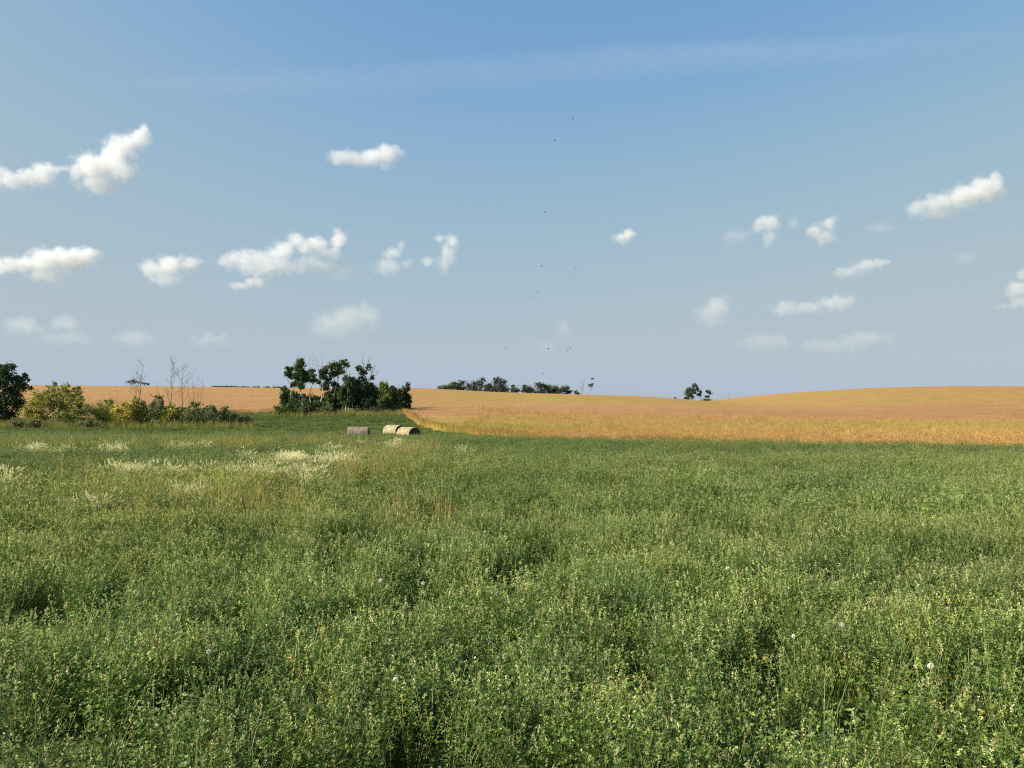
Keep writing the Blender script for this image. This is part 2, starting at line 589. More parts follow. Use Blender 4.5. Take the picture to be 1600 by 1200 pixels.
def grass_tuft(seed, blades=16, h0=.25, h1=.56, w=.0045, spread=.10, cols=((.15, .22, .045), (.22, .25, .065), (.11, .19, .035)), plume=0.0, plume_col=(.62, .55, .36), droop=.22):
    random.seed(seed)
    mb = MB()
    for b in range(blades):
        a = rnd(0, 6.283); r = rnd(0, spread); h = rnd(h0, h1)
        g = a + rnd(-.9, .9)
        base = Vector((math.cos(a) * r, math.sin(a) * r, 0))
        d = Vector((math.cos(g), math.sin(g), 0))
        ln = rnd(.02, droop)
        pts = [base + d * (ln * t * t) + Vector((0, 0, h * (t - .12 * t * t * ln / max(droop, .01)))) for t in (0, .45, .8, 1)]
        s = Vector((-math.sin(g + 1.0), math.cos(g + 1.0), 0)) * (w * .5)
        c0 = rnd(.75, 1.25); c = random.choice(cols); c = (c[0] * c0, c[1] * c0, c[2] * c0)
        ws_ = (1, .85, .5, .12)
        for k in range(3):
            mb.face([pts[k] - s * ws_[k], pts[k] + s * ws_[k], pts[k + 1] + s * ws_[k + 1], pts[k + 1] - s * ws_[k + 1]], c)
        if random.random() < plume:
            tip = pts[3]
            dr = (pts[3] - pts[2]).normalized()
            for k in range(7):
                dd = (dr + Vector((rnd(-.5, .5), rnd(-.5, .5), rnd(-.35, .3)))).normalized()
                q0 = tip + dr * rnd(-.03, .05)
                c1 = rnd(.8, 1.15)
                leaf_quad(mb, q0, dd, dd.orthogonal(), rnd(.04, .065), .009, (plume_col[0] * c1, plume_col[1] * c1, plume_col[2] * c1))
    return mb


def grain_tuft(seed, stalks=16, spread=.22):
    random.seed(seed)
    mb = MB()
    for b in range(stalks):
        a = rnd(0, 6.283); r = spread * math.sqrt(random.random())
        base = Vector((math.cos(a) * r, math.sin(a) * r, 0.2))
        h = rnd(.68, .92)
        tip = base + Vector((rnd(-.08, .08), rnd(-.08, .08), h - .2))
        c0 = rnd(.75, 1.2)
        c = random.choice([(.49, .32, .125), (.53, .355, .14), (.48, .335, .108), (.50, .335, .12)])
        c = (c[0] * c0, c[1] * c0, c[2] * c0)
        s = Vector((rnd(-1, 1), rnd(-1, 1), 0)).normalized() * .004
        mb.face([base - s, base + s, tip + s, tip - s], c)
        hd = Vector((rnd(-.5, .5), rnd(-.5, .5), rnd(.2, 1))).normalized()
        leaf_quad(mb, tip, hd, hd.orthogonal(), .10, .022, c)
        leaf_quad(mb, tip, hd, hd.cross(hd.orthogonal()), .10, .022, c)
        ld = Vector((rnd(-1, 1), rnd(-1, 1), rnd(-.4, .4))).normalized()
        leaf_quad(mb, base.lerp(tip, rnd(.6, .9)), ld, Vector((0, 0, 1)), rnd(.1, .18), .012, c)
    return mb


def in_view(X, Y, pad=2.0):
    return np.abs(X) < 0.70 * Y + pad


def sample(y0, y1, dens, pad=3.0):
    """Random points of the alfalfa field between two distances, a little wider than the view."""
    w = 0.70 * y1 + pad
    n = int(dens * (y1 - y0) * 2 * w)
    X = rng.uniform(-w, w, n); Y = rng.uniform(y0, y1, n)
    k = in_view(X, Y, pad) & (Y < border(X) - 0.1 + 0.5 * (fbm(X, Y, 2.0, 2) - .5))
    return X[k], Y[k]


# how the growth and its dark gaps vary over the field (fixed places in it)
def bumps(X, Y, spec):
    r = 0.0 * X
    for px, py, wpx, hpx, a in spec:
        q = on_ground(px, py, .4); q1 = on_ground(px, py - hpx, .4); q2 = on_ground(px, py + hpx, .4)
        wx_ = wpx / F * q[1]; wy_ = max(0.3, (q1[1] - q2[1]) / 2)
        r = r + a * np.exp(-((X - q[0]) / wx_) ** 2 - ((Y - q[1]) / wy_) ** 2)
    return r


GRASSY = ((300, 745, 330, 26, .55), (120, 690, 260, 10, .7), (430, 690, 150, 8, .75), (600, 712, 100, 22, .5), (640, 695, 60, 8, .6), (250, 800, 260, 30, .35), (80, 860, 120, 40, .25), (620, 790, 120, 25, .2), (450, 870, 150, 40, .12))
DARK = ((170, 712, 210, 8, .8), (400, 705, 90, 6, .4), (780, 752, 330, 14, .55), (1250, 705, 420, 10, .45), (340, 960, 110, 30, .5), (560, 950, 70, 30, .5), (990, 915, 60, 25, .7), (1230, 860, 60, 18, .4), (480, 935, 40, 20, .5), (230, 830, 140, 16, .45), (1420, 760, 200, 18, .3), (1050, 1000, 70, 30, .35), (60, 1050, 60, 40, .5), (1560, 980, 60, 40, .4), (800, 1010, 60, 50, .4))


def grassy(X, Y):
    return np.clip(bumps(X, Y, GRASSY) + .8 * (fbm(X, Y, 5.0, 3) - .52), 0, 1)


def dark(X, Y):
    return np.clip(bumps(X, Y, DARK) + 1.3 * (fbm(X + 50, Y * 1.0, 1.6 + .05 * np.mean(Y), 3) - .5), 0, 1)


def tint_of(X, Y, n, g, dk):
    t = np.ones((n, 3))
    f = fbm(X + 11, Y + 3, 2.5, 3)[:, None] - .5
    t *= 1 + .5 * f
    t *= 1 + rng.uniform(-.22, .22, (n, 1))
    t *= 1 - .20 * sm(12, 45, Y)[:, None] * np.array([[1.1, .9, 1.1]])     # plants tinted darker with distance
    warm = (g * .55)[:, None]
    t *= 1 + warm * np.array([[.70, .30, .10]])
    cool = dk[:, None]
    t *= 1 - cool * np.array([[.34, .24, .12]])  # darker green patches, and the shade of the gaps put into the tint
    y_ = rng.random((n, 1)) < .06
    t *= np.where(y_, np.array([[1.35, 1.15, .95]]), 1.0)
    return t


def field_layer(name, coll, nvar, X, Y, s0, s1, label, zscale=1.0, lean=.18, tint=None):
    n = len(X)
    g = grassy(X, Y); dk = dark(X, Y)
    tn = tint_of(X, Y, n, g, dk) if tint is None else tint
    Z = ground_z(X, Y) - 0.02
    rot = np.stack([rng.uniform(-lean, lean, n), rng.uniform(-lean, lean, n), rng.uniform(0, 6.283, n)], 1)
    hv = (.72 + .58 * fbm(X, Y, .38 + .012 * np.mean(Y), 2)) * (1 - .18 * dk)
    s = rng.uniform(s0, s1, n) * 1.0
    scl = np.stack([s, s, s * hv * zscale], 1)
    return scatter(name, coll, np.stack([X, Y, Z], 1), rng.integers(0, nvar, n), rot, scl, tn, label)


near_src = source_collection('alfalfa_plant', [alfalfa(100 + k).mesh('alfalfa_plant', M_ALFALFA) for k in range(7)])
mid_src = source_collection('alfalfa_clump', [alfalfa(200 + k, stems=13, nodes=7, leafL=.030, hmin=.3, hmax=.5, radius=.28, flower=.5).mesh('alfalfa_clump', M_ALFALFA) for k in range(6)])
far_src = source_collection('alfalfa_cover', [alfalfa(300 + k, stems=12, nodes=5, leafL=.075, hmin=.25, hmax=.5, radius=.55, flower=.3).mesh('alfalfa_cover', M_ALFALFA) for k in range(5)])
grass_src = source_collection('grass_tuft', [grass_tuft(400 + k).mesh('grass_tuft', M_GRASS) for k in range(5)])
tawny_src = source_collection('tawny_grass', [grass_tuft(450 + k, blades=22, h0=.5, h1=.95, w=.008, spread=.14, cols=((.34, .27, .085), (.42, .33, .13), (.24, .24, .07)), plume=.25, plume_col=(.46, .36, .17), droop=.12).mesh('tawny_grass', M_GRASS) for k in range(4)])
fox_src = source_collection('foxtail_grass', [grass_tuft(500 + k, blades=18, h0=.3, h1=.56, w=.006, spread=.2, plume=.8, plume_col=(.80, .74, .52), droop=.25).mesh('foxtail_grass', M_GRASS) for k in range(4)])
grain_src = source_collection('grain_stalks', [grain_tuft(600 + k).mesh('grain_stalks', M_GRAIN) for k in range(5)])


def thin(X, Y, amount):
    """Leave small gaps between the plants."""
    gap = fbm(X + 200, Y + 77, .42, 2)
    k = rng.random(len(X)) < np.clip(1.0 - amount * sm(.48, .62, gap) - .6 * amount * dark(X, Y), 0.06, 1)
    return X[k], Y[k]


X, Y = thin(*sample(1.0, 11.0, 60.0), .84)
field_layer('alfalfa_near', near_src, 7, X, Y, .80, 1.2, 'leafy green alfalfa standing knee high close to the viewer')
X, Y = thin(*sample(11.0, 30.0, 19.0), .5)
field_layer('alfalfa_middle', mid_src, 6, X, Y, .95, 1.35, 'leafy green alfalfa covering the middle of the field')
X, Y = thin(*sample(30.0, 72.0, 6.0, 6.0), .5)
field_layer('alfalfa_far', mid_src, 6, X, Y, 1.3, 1.8, 'alfalfa of the far slope reaching the bales and the grain', zscale=.72)
X, Y = sample(72.0, 124.0, 2.2, 6.0)
field_layer('alfalfa_hollow', far_src, 5, X, Y, .9, 1.4, 'low green alfalfa of the hollow in front of the trees', zscale=.6, tint=np.array([[1.02, .86, 1.15]]) * (1 + rng.uniform(-.2, .2, (len(X), 1))) * (.8 + .4 * fbm(X, Y * 2.5, 9, 3)[:, None]))


def grass_points(y0, y1, dens, power=1.0, floor=.05):
    X, Y = sample(y0, y1, dens, 3.0)
    k = rng.random(len(X)) < np.clip(grassy(X, Y) ** power + floor, 0, 1)
    return X[k], Y[k]


X1, Y1 = grass_points(1.6, 12, 7, 1.0, .06)
X2, Y2 = grass_points(12, 66, 5.0, 1.0, .02)
X = np.concatenate([X1, X2]); Y = np.concatenate([Y1, Y2])
field_layer('meadow_grass', grass_src, 5, X, Y, .75, 1.15, 'yellow green meadow grass growing through the alfalfa', tint=1 + rng.uniform(-.2, .25, (len(X), 1)) * np.ones((1, 3)))


def px_cloud(spec):
    P_ = []
    for px, py, w, h, n in spec:
        for _ in range(n):
            a = rnd(0, 6.283); r = math.sqrt(random.random())
            q = on_ground(px + w * r * math.cos(a), py + h * r * math.sin(a), .5)
            if q[1] < border(q[0]) - .3:
                P_.append(q)
    P_ = np.array(P_)
    return P_[:, 0], P_[:, 1]


random.seed(21)
FOX = [(455, 713, 15, 5, 160), (430, 718, 14, 4, 18), (512, 716, 20, 4, 46), (540, 719, 12, 3, 16), (480, 726, 30, 4, 26), (5, 737, 12, 8, 16)]
for (a, b, c, d) in ((240, 430, 727, 60), (180, 230, 727, 34), (10, 200, 697, 90), (260, 330, 692, 30), (340, 400, 704, 14), (560, 660, 691, 40), (240, 320, 754, 20), (350, 480, 735, 16), (640, 1050, 704, 12), (420, 620, 700, 16), (60, 420, 775, 12)):
    left = d
    while left > 0:
        k = min(left, random.choice((2, 3, 5, 8, 12)))
        FOX.append((rnd(a, b), c + rnd(-4, 4), rnd(3, 9), rnd(1.5, 4), k)); left -= k
X, Y = px_cloud(FOX)
field_layer('foxtail_grass', fox_src, 4, X, Y, .8, 1.2, 'cream feathery foxtail grass in loose drifts among the alfalfa', tint=np.ones((len(X), 3)))
X, Y = px_cloud(((600, 712, 70, 18, 70), (650, 695, 40, 8, 70), (540, 722, 18, 14, 34), (100, 688, 110, 5, 70), (300, 688, 110, 5, 60), (470, 688, 90, 5, 60), (400, 770, 80, 14, 20), (640, 790, 60, 20, 10), (180, 760, 180, 30, 24)))
field_layer('tawny_grass', tawny_src, 4, X, Y, .7, 1.05, 'tawny dry grass standing in front of the hay bales', tint=1 + rng.uniform(-.15, .15, (len(X), 1)) * np.ones((1, 3)))

# grain stalks standing out of the canopy near its edge
n = 34000
X = rng.uniform(-75, 75, n); q = rng.random(n) ** 2.2
Y = border(X) + .1 + 48 * q
k = in_view(X, Y, 6) & (X > -17) & ((X > -5) | (rng.random(len(X)) < np.exp(-(Y - border(X)) / 1.6)))
X, Y = X[k], Y[k]
rp = np.clip(ripe(X, Y) + .25 * (fbm(X, Y, 6, 2) - .5) + .0, -.2, .4)[:, None]
tn = (1 + rng.uniform(-.12, .12, (len(X), 1))) * (1 + rp * np.array([[-.35, .25, -.5]]))
field_layer('grain_stalks', grain_src, 5, X, Y, .9, 1.15, 'tawny grain stalks along the near edge of the crop', zscale=.92, tint=tn)


# ---------------------------------------------------------------- hay bales
def mat_hay(name, c_light, c_dark, end=False):
    m, n, l = mat_new(name)
    out = n.new('ShaderNodeOutputMaterial'); p = n.new('ShaderNodeBsdfPrincipled')
    tc = n.new('ShaderNodeTexCoord'); v = tc.outputs['Object']
    if end:
        w = n.new('ShaderNodeTexWave'); w.wave_type = 'RINGS'; w.rings_direction = 'X'
        w.inputs['Scale'].default_value = 5.5; w.inputs['Distortion'].default_value = 6.0; w.inputs['Detail'].default_value = 3.0
        l.new(v, w.inputs['Vector']); f = w.outputs['Fac']
    else:
        f = noise(n, l, v, 6.0, 5, .7, (1.6, .45, .45))
    f2 = noise(n, l, v, 2.2, 4, .6)
    r = ramp(n, [(.25, c_dark), (.7, c_light)])
    l.new(f, r.inputs[0])
    r2 = ramp(n, [(.35, (.62, .60, .58)), (.65, (1.15, 1.15, 1.12))])
    l.new(f2, r2.inputs[0])
    c = mix(n, l, 1.0, r.outputs[0], r2.outputs[0], 'MULTIPLY')
    l.new(c, p.inputs['Base Color'])
    p.inputs['Roughness'].default_value = .9
    p.inputs['Specular IOR Level'].default_value = .15
    bp = n.new('ShaderNodeBump'); bp.inputs['Strength'].default_value = .8; bp.inputs['Distance'].default_value = .04
    l.new(f, bp.inputs['Height']); l.new(bp.outputs[0], p.inputs['Normal'])
    l.new(p.outputs[0], out.inputs['Surface'])
    return m


M_HAY = mat_hay('weathered hay roll', (.46, .40, .25), (.19, .155, .09))
M_HAYGREY = mat_hay('grey weathered hay roll', (.31, .265, .20), (.16, .135, .105))
M_HAYEND = mat_hay('hay roll end', (.13, .10, .065), (.04, .032, .022), True)  # shade of the end turned from the sun is put into this dark colour
M_TWINE = mat_hay('baling net', (.52, .50, .40), (.40, .36, .26))


def bale(px, Y, yaw, L, D, label, mat, sag=.93):
    x = (px - 800) / F * Y
    z = float(ground_z(x, Y))
    root = empty('hay_bale', (x, Y, z - .12), label, 'hay bale', 'round hay bales in the hollow')
    root.rotation_euler = (0, 0, yaw)
    ph = rnd(0, 50); Rr = D / 2

    def rad(u, g):
        edge = 1 - .03 * max(0.0, (abs(u) - .86) / .14) ** 2
        w = 1 + .035 * (float(vnoise(ph + u * 7, g * 2.5)) - .5) + .02 * (float(vnoise(ph + 9 + u * 22, g * 7)) - .5)
        return Rr * edge * w

    def pt(u, g, s=1.0):
        r = rad(u, g % 6.28319) * s
        return Vector((u * L / 2, r * math.cos(g) * 1.02, Rr * sag + r * math.sin(g) * (sag if math.sin(g) < 0 else .98)))
    mb = MB(); NS, NU = 40, 15
    us = [-1 + 2 * i / (NU - 1) for i in range(NU)]
    for i in range(NU - 1):
        for s in range(NS):
            g0, g1 = 6.28319 * s / NS, 6.28319 * (s + 1) / NS
            mb.face([pt(us[i], g0), pt(us[i + 1], g0), pt(us[i + 1], g1), pt(us[i], g1)])
    o = mb.build('roll', mat, root, True)
    for sgn in (-1, 1):
        mb = MB()
        rings = (1.0, .78, .52, .26, .04)
        for k in range(4):
            for s in range(NS):
                g0, g1 = 6.28319 * s / NS, 6.28319 * (s + 1) / NS
                def q(rr, g):
                    v = pt(sgn * 1.0, g, rr)
                    v.x += sgn * (.05 * (1 - rr * rr) + .03 * (float(vnoise(ph + rr * 11, g * 4)) - .5) * (rr < .99))
                    return v
                mb.face([q(rings[k], g0), q(rings[k], g1), q(rings[k + 1], g1), q(rings[k + 1], g0)])
        mb.build('end_face', M_HAYEND, root, True)
    for u in (-.66, -.33, 0, .33, .66):
        pts = [pt(u + .012 * math.sin(g * 3 + ph), g, 1.004) for g in [6.28319 * s / 36 for s in range(37)]]
        mb = MB(); mb.tube(pts, [.007] * 37, 4, (1, 1, 1), cap=False)
        mb.build('twine', M_TWINE, root, True)
    random.seed(int(px))
    mb = MB()
    for k in range(220):
        g = rnd(-.3, 3.45); u = rnd(-1, 1)
        p = pt(u, g)
        nrm = Vector((0, math.cos(g), math.sin(g)))
        d = (nrm * rnd(.1, .7) + Vector((rnd(-1, 1), rnd(-1, 1) * .6, rnd(-1, .3)))).normalized()
        mb.face([p, p + d * rnd(.05, .14), p + d * .05 + Vector((.006, .004, .006))], (.42, .36, .21))
    lo = mb.build('loose_straw', M_LEAF, root)
    lo['kind'] = 'stuff'
    return root


bale(560.5, 64.0, R(3), 1.68, 1.26, 'grey weathered round hay bale lying alone, side on to the viewer', M_HAYGREY)
bale(616.5, 69.5, R(-40), 1.66, 1.30, 'pale round hay bale half hidden behind its neighbour with the dark end', M_HAY)
bale(638.5, 64.5, R(-46), 1.70, 1.26, 'sunlit round hay bale whose dark shaded end shows', M_HAY)


# ---------------------------------------------------------------- trees and shrubs
def crown_mesh(blobs, n, size, cols, seed, clump=.3, shell=.55, gain=1.45):
    """Leaves gathered in small clumps inside the given ellipsoids (cx, cy, cz, rx, ry, rz)."""
    r_ = np.random.default_rng(seed)
    mb = MB()
    vol = np.array([b[3] * b[4] * b[5] for b in blobs]) ** .72
    vol = vol / vol.sum()
    for b, w in zip(blobs, vol):
        nl = max(16, int(n * w * 2.7))
        ncl = max(3, nl // 22)
        d = r_.normal(size=(ncl, 3)); d /= np.linalg.norm(d, axis=1)[:, None]
        rr = (shell + (1 - shell) * r_.random(ncl)) * (1 + .22 * r_.normal(size=ncl)) * (r_.random(ncl) ** .25)
        cen = d * rr[:, None] * np.array(b[3:6]) + np.array(b[:3])
        cs = min(b[3], b[4], b[5]) * clump * 1.45 * r_.uniform(.6, 1.3, ncl)
        tone = r_.uniform(.72, 1.28, ncl)
        which = r_.integers(0, len(cols), ncl)
        idx = r_.integers(0, ncl, nl)
        p = cen[idx] + r_.normal(size=(nl, 3)) * (cs[idx] * np.where(r_.random(nl) < .14, 1.9, 1.0))[:, None] * .6
        dirs = r_.normal(size=(nl, 3)); dirs /= np.linalg.norm(dirs, axis=1)[:, None]
        nr = r_.normal(size=(nl, 3)) + np.array([0, 0, .6])
        L = size * .92 * r_.uniform(.65, 1.35, nl)
        for i in range(nl):
            c = cols[which[idx[i]]]; t = gain * tone[idx[i]] * (0.85 + .3 * ((i * 37) % 11) / 11)
            dv = Vector(dirs[i]); nv = Vector(nr[i]).normalized()
            pv = Vector(p[i])
            if pv.z < .05:
                continue
            leaf_quad(mb, pv, dv, nv, L[i], L[i] * .72, (c[0] * t, c[1] * t, c[2] * t))
    return mb


def limb(mb, a, b, r0, r1, wob, segs=4, sides=5):
    a = Vector(a); b = Vector(b)
    ln = (b - a).length
    pts = []
    for i in range(segs + 1):
        t = i / segs
        p = a.lerp(b, t)
        if 0 < i < segs:
            p = p + Vector((rnd(-1, 1), rnd(-1, 1), rnd(-.4, .4))) * (wob * ln)
        pts.append(p)
    mb.tube(pts, [r0 + (r1 - r0) * (i / segs) for i in range(segs + 1)], sides)
    return pts


def bare_spray(mb, p, d, ln, r, depth):
    """A forking dead branch."""
    p = Vector(p); d = Vector(d).normalized()
    e = p + d * ln
    mid = p.lerp(e, .5) + Vector((rnd(-1, 1), rnd(-1, 1), rnd(-1, 1))) * ln * .06
    mb.tube([p, mid, e], [r, r * .8, r * .55], 4, cap=False)
    if depth <= 0:
        return
    for k in range(random.choice((2, 2, 3))):
        t = rnd(.45, 1.0)
        q = mid.lerp(e, max(0, (t - .5) * 2))
        nd = (d + Vector((rnd(-.75, .75), rnd(-.75, .75), rnd(-.1, .55)))).normalized()
        bare_spray(mb, q, nd, ln * rnd(.5, .75), r * .55, depth - 1)


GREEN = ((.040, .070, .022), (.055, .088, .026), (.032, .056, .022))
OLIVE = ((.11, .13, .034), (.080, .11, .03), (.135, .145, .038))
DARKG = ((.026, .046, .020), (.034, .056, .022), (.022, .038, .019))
YELLOW = ((.30, .25, .042), (.22, .21, .042), (.34, .26, .045), (.16, .17, .04))
MIXED = ((.19, .18, .045), (.11, .13, .036), (.25, .20, .055), (.14, .115, .045))
DULL = ((.075, .095, .038), (.10, .108, .046), (.06, .076, .034))


def tree(name, px, Y, py_base, blobs, label, cat='tree', group=None, cols=GREEN, n=1500, leaf=.2, bark=M_BARK, trunks=1, r0=.12, seed=1, dead=(), clump=.3, sink=.1, trunk_px=None, part_trunk='trunk', depth=.8, toground=True):
    """blobs: (px, py, rx, ry) leaf masses in photograph pixels at distance Y; real metres are made of them here."""
    random.seed(seed)
    mpp = Y / F
    x = (px - 800) / F * Y
    z = float(ground_z(x, Y)) if toground else at(px, py_base, Y)[2]
    zb = at(px, py_base, Y)[2]
    root = empty(name, (x, Y, z), label, cat, group)
    bl = []
    for k, b in enumerate(blobs):
        bx, by, rx, ry = b[:4]
        dy = (rnd(-.5, .5) * min(rx, ry) * mpp) if len(blobs) > 1 else 0.0
        cz = max(ry * mpp * .5, (py_base - by) * mpp + (zb - z) * 0.5)
        bl.append(((bx - px) * mpp, dy, cz, rx * 1.2 * mpp, max(rx * depth, ry * .5) * mpp, ry * 1.14 * mpp))
    full = bl
    leafy = []
    for b in bl:
        leafy.append((b[0], b[1], b[2], b[3] * .88, b[4] * .88, b[5] * .88))
        for q in range(5):
            v = Vector((rnd(-1, 1), rnd(-1, 1), rnd(-.8, 1))); v = v.normalized() * rnd(.55, .95)
            r = rnd(.28, .5)
            leafy.append((b[0] + v.x * b[3], b[1] + v.y * b[4], b[2] + v.z * b[5], b[3] * r, b[4] * r, b[5] * r * .85))
    mb = MB()
    tops = sorted(bl, key=lambda b: -b[2])
    for t in range(trunks):
        off = (t - (trunks - 1) / 2) * (.5 if trunks > 1 else 0) + (rnd(-.2, .2) if trunks > 1 else 0)
        base = Vector((off, rnd(-.3, .3) if trunks > 1 else 0, -sink))
        tg = tops[t % len(tops)] if bl else None
        if tg is not None:
            end = Vector((tg[0] * (.9 if trunks == 1 else 1), tg[1], tg[2] + tg[5] * .35))
            pts = limb(mb, base, end, r0, r0 * .28, .03, 6, 6)
            for b in (bl if trunks == 1 else bl[t::trunks]):
                if b is tg:
                    continue
                zz = max(.3, b[2] - b[5] * .6 - abs(b[0]) * .4)
                s_ = min(pts[1:-1], key=lambda p: abs(p.z - zz))
                limb(mb, s_, (b[0], b[1], b[2]), r0 * .45, r0 * .15, .05, 4, 5)
            for b in bl:
                for k in range(3):
                    limb(mb, (b[0], b[1], b[2] - b[5] * .3), (b[0] + rnd(-1, 1) * b[3] * .7, b[1] + rnd(-1, 1) * b[4] * .7, b[2] + rnd(-.2, .8) * b[5]), r0 * .2, r0 * .06, .05, 3, 4)
    for (dx, dyp, tx, typ, k) in dead:      # dead leaders: from pixel to pixel
        a = Vector(((dx - px) * mpp, rnd(-.2, .2), (py_base - dyp) * mpp)); b = Vector(((tx - px) * mpp, rnd(-.5, .5), (py_base - typ) * mpp))
        d = b - a
        mb.tube([a, a.lerp(b, .5) + Vector((rnd(-.05, .05), 0, 0)), a.lerp(b, .62)], [.05, .04, .032], 4, cap=False)
        bare_spray(mb, a.lerp(b, .5), d, d.length * .42, .03, k)
        bare_spray(mb, a.lerp(b, .3), d + Vector((rnd(-.6, .6), 0, 0)) * d.length, d.length * .35, .024, k - 1)
    if mb.n:
        mb.build(part_trunk, bark, root, True)
    if bl:
        crown_mesh(leafy, n, leaf, cols, seed * 7 + 3, clump, gain=2.1 if group == TH else 1.5).build('crown', M_LEAF, root)
    return root


GV = 'trees of the aspen grove'
TH = 'bushes of the thicket'
YG = 112.0
GB = 652.0
tree('aspen_tree', 471, YG, GB, ((470, 568, 8, 8), (467, 580, 9, 9), (474, 588, 9, 9), (469, 597, 8, 8), (478, 594, 5, 6), (463, 590, 5, 6), (472, 606, 5, 5)), 'tallest green aspen of the grove with a full column crown', group=GV, n=2600, bark=M_ASPEN, r0=.13, seed=31)
tree('aspen_tree', 458, YG + 1.5, GB - 2, ((453, 578, 6, 5), (450, 585, 6, 6), (456, 590, 6, 5), (458, 602, 6, 4), (462, 599, 4, 3)), 'slim aspen with small tufted crown on the outer edge of the grove beside the tallest', group=GV, n=1100, bark=M_ASPEN, r0=.09, seed=32, dead=((455, 606, 446, 588, 2),))
tree('aspen_tree', 486, YG + 2.5, GB, ((486, 582, 5, 4), (490, 589, 5, 5), (482, 592, 4, 4), (487, 598, 6, 4), (494, 597, 3, 3)), 'thin half dead aspen with bare top beside the tallest aspen', group=GV, n=700, cols=DULL, bark=M_ASPEN, r0=.09, seed=33, dead=((486, 590, 482, 563, 3), (486, 590, 489, 564, 3)))
tree('aspen_tree', 499, YG - 1.0, GB, ((506, 579, 6, 5), (501, 585, 4, 5), (508, 584, 4, 4), (503, 592, 6, 4), (497, 600, 4, 3)), 'white trunked aspen with forked dead top in the middle of the grove', group=GV, n=800, bark=M_ASPEN, r0=.12, seed=34, dead=((499, 588, 495, 564, 3), (499, 588, 503, 565, 3)))
tree('aspen_tree', 516, YG, GB, ((525, 574, 10, 6), (534, 567, 6, 4), (541, 572, 5, 4), (530, 583, 9, 5), (517, 577, 6, 5), (519, 587, 8, 6), (513, 597, 6, 6), (509, 608, 7, 8), (512, 620, 7, 6), (522, 604, 6, 7), (518, 630, 6, 6)), 'broad green aspen with layered crown spreading over the middle of the grove', group=GV, n=3000, bark=M_ASPEN, r0=.13, seed=35, cols=GREEN + OLIVE[:1], dead=((532, 575, 535, 560, 2), (540, 610, 541, 576, 1)))
tree('aspen_tree', 545, YG - 1.5, GB, ((545, 600, 9, 10), (540, 612, 9, 9), (550, 615, 10, 11), (543, 630, 10, 12), (534, 622, 6, 10)), 'dense bushy dark green tree leafy to the ground, in the thick of the grove', group=GV, n=4200, cols=GREEN, r0=.1, trunks=3, bark=M_ASPEN, seed=36)
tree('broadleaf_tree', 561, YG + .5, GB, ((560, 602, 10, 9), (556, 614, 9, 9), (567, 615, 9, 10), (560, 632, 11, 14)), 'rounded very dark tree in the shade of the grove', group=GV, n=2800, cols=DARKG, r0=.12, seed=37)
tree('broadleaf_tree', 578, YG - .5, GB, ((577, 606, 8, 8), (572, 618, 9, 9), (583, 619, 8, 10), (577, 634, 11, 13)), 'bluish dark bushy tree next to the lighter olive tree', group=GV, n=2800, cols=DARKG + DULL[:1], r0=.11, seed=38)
tree('aspen_tree', 569, YG + 3, GB, ((562, 579, 6, 4), (560, 577, 4, 3), (576, 577, 5, 5), (570, 586, 6, 4), (568, 596, 5, 4), (582, 594, 4, 3)), 'sparse aspen with few leaf tufts and many bare twigs above the dark trees', group=GV, n=620, r0=.1, seed=39, bark=M_DEAD, dead=((568, 590, 566, 563, 3), (572, 592, 577, 568, 3), (576, 600, 588, 580, 3), (574, 604, 590, 590, 3)))
tree('broadleaf_tree', 600, YG - 1.0, GB, ((600, 606, 7, 8), (596, 617, 8, 9), (606, 618, 8, 9), (598, 632, 9, 11), (608, 634, 8, 12)), 'lighter olive green tree with pointed top between the dark trees', group=GV, n=2800, cols=OLIVE + GREEN[:1], r0=.11, seed=40)
tree('broadleaf_tree', 627, YG - 1.0, GB - 2, ((635, 608, 6, 7), (628, 617, 9, 9), (619, 616, 7, 9), (636, 624, 8, 10), (624, 632, 11, 12), (635, 637, 7, 8)), 'dark leaning tree closing the grove beside the open grain', group=GV, n=3000, cols=DARKG + GREEN[:1], r0=.12, seed=41)
tree('broadleaf_tree', 447, YG - 1.0, GB - 2, ((443, 608, 5, 5), (448, 616, 7, 8), (444, 628, 7, 9), (452, 632, 7, 10)), 'small green tree at the outer edge of the grove towards the thicket', group=GV, n=1500, cols=GREEN, r0=.08, seed=42)
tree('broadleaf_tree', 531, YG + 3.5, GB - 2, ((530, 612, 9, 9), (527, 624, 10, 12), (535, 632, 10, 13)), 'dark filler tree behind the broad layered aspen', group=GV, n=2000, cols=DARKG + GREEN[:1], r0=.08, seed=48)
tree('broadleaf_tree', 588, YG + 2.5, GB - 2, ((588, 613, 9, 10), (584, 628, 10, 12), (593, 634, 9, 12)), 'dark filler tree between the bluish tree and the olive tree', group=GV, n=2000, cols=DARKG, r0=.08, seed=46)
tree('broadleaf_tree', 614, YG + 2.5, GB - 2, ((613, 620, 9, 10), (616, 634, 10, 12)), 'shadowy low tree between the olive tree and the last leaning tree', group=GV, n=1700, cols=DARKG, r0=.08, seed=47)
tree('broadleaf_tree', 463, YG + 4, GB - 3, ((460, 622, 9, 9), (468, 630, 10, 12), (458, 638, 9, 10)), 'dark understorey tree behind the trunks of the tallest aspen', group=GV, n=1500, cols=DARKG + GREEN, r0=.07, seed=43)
tree('broadleaf_tree', 484, YG + 4.5, GB - 3, ((480, 626, 9, 9), (489, 630, 10, 12), (482, 640, 10, 9)), 'dark understorey tree behind the thin half dead aspen', group=GV, n=1500, cols=DARKG, r0=.07, seed=44)
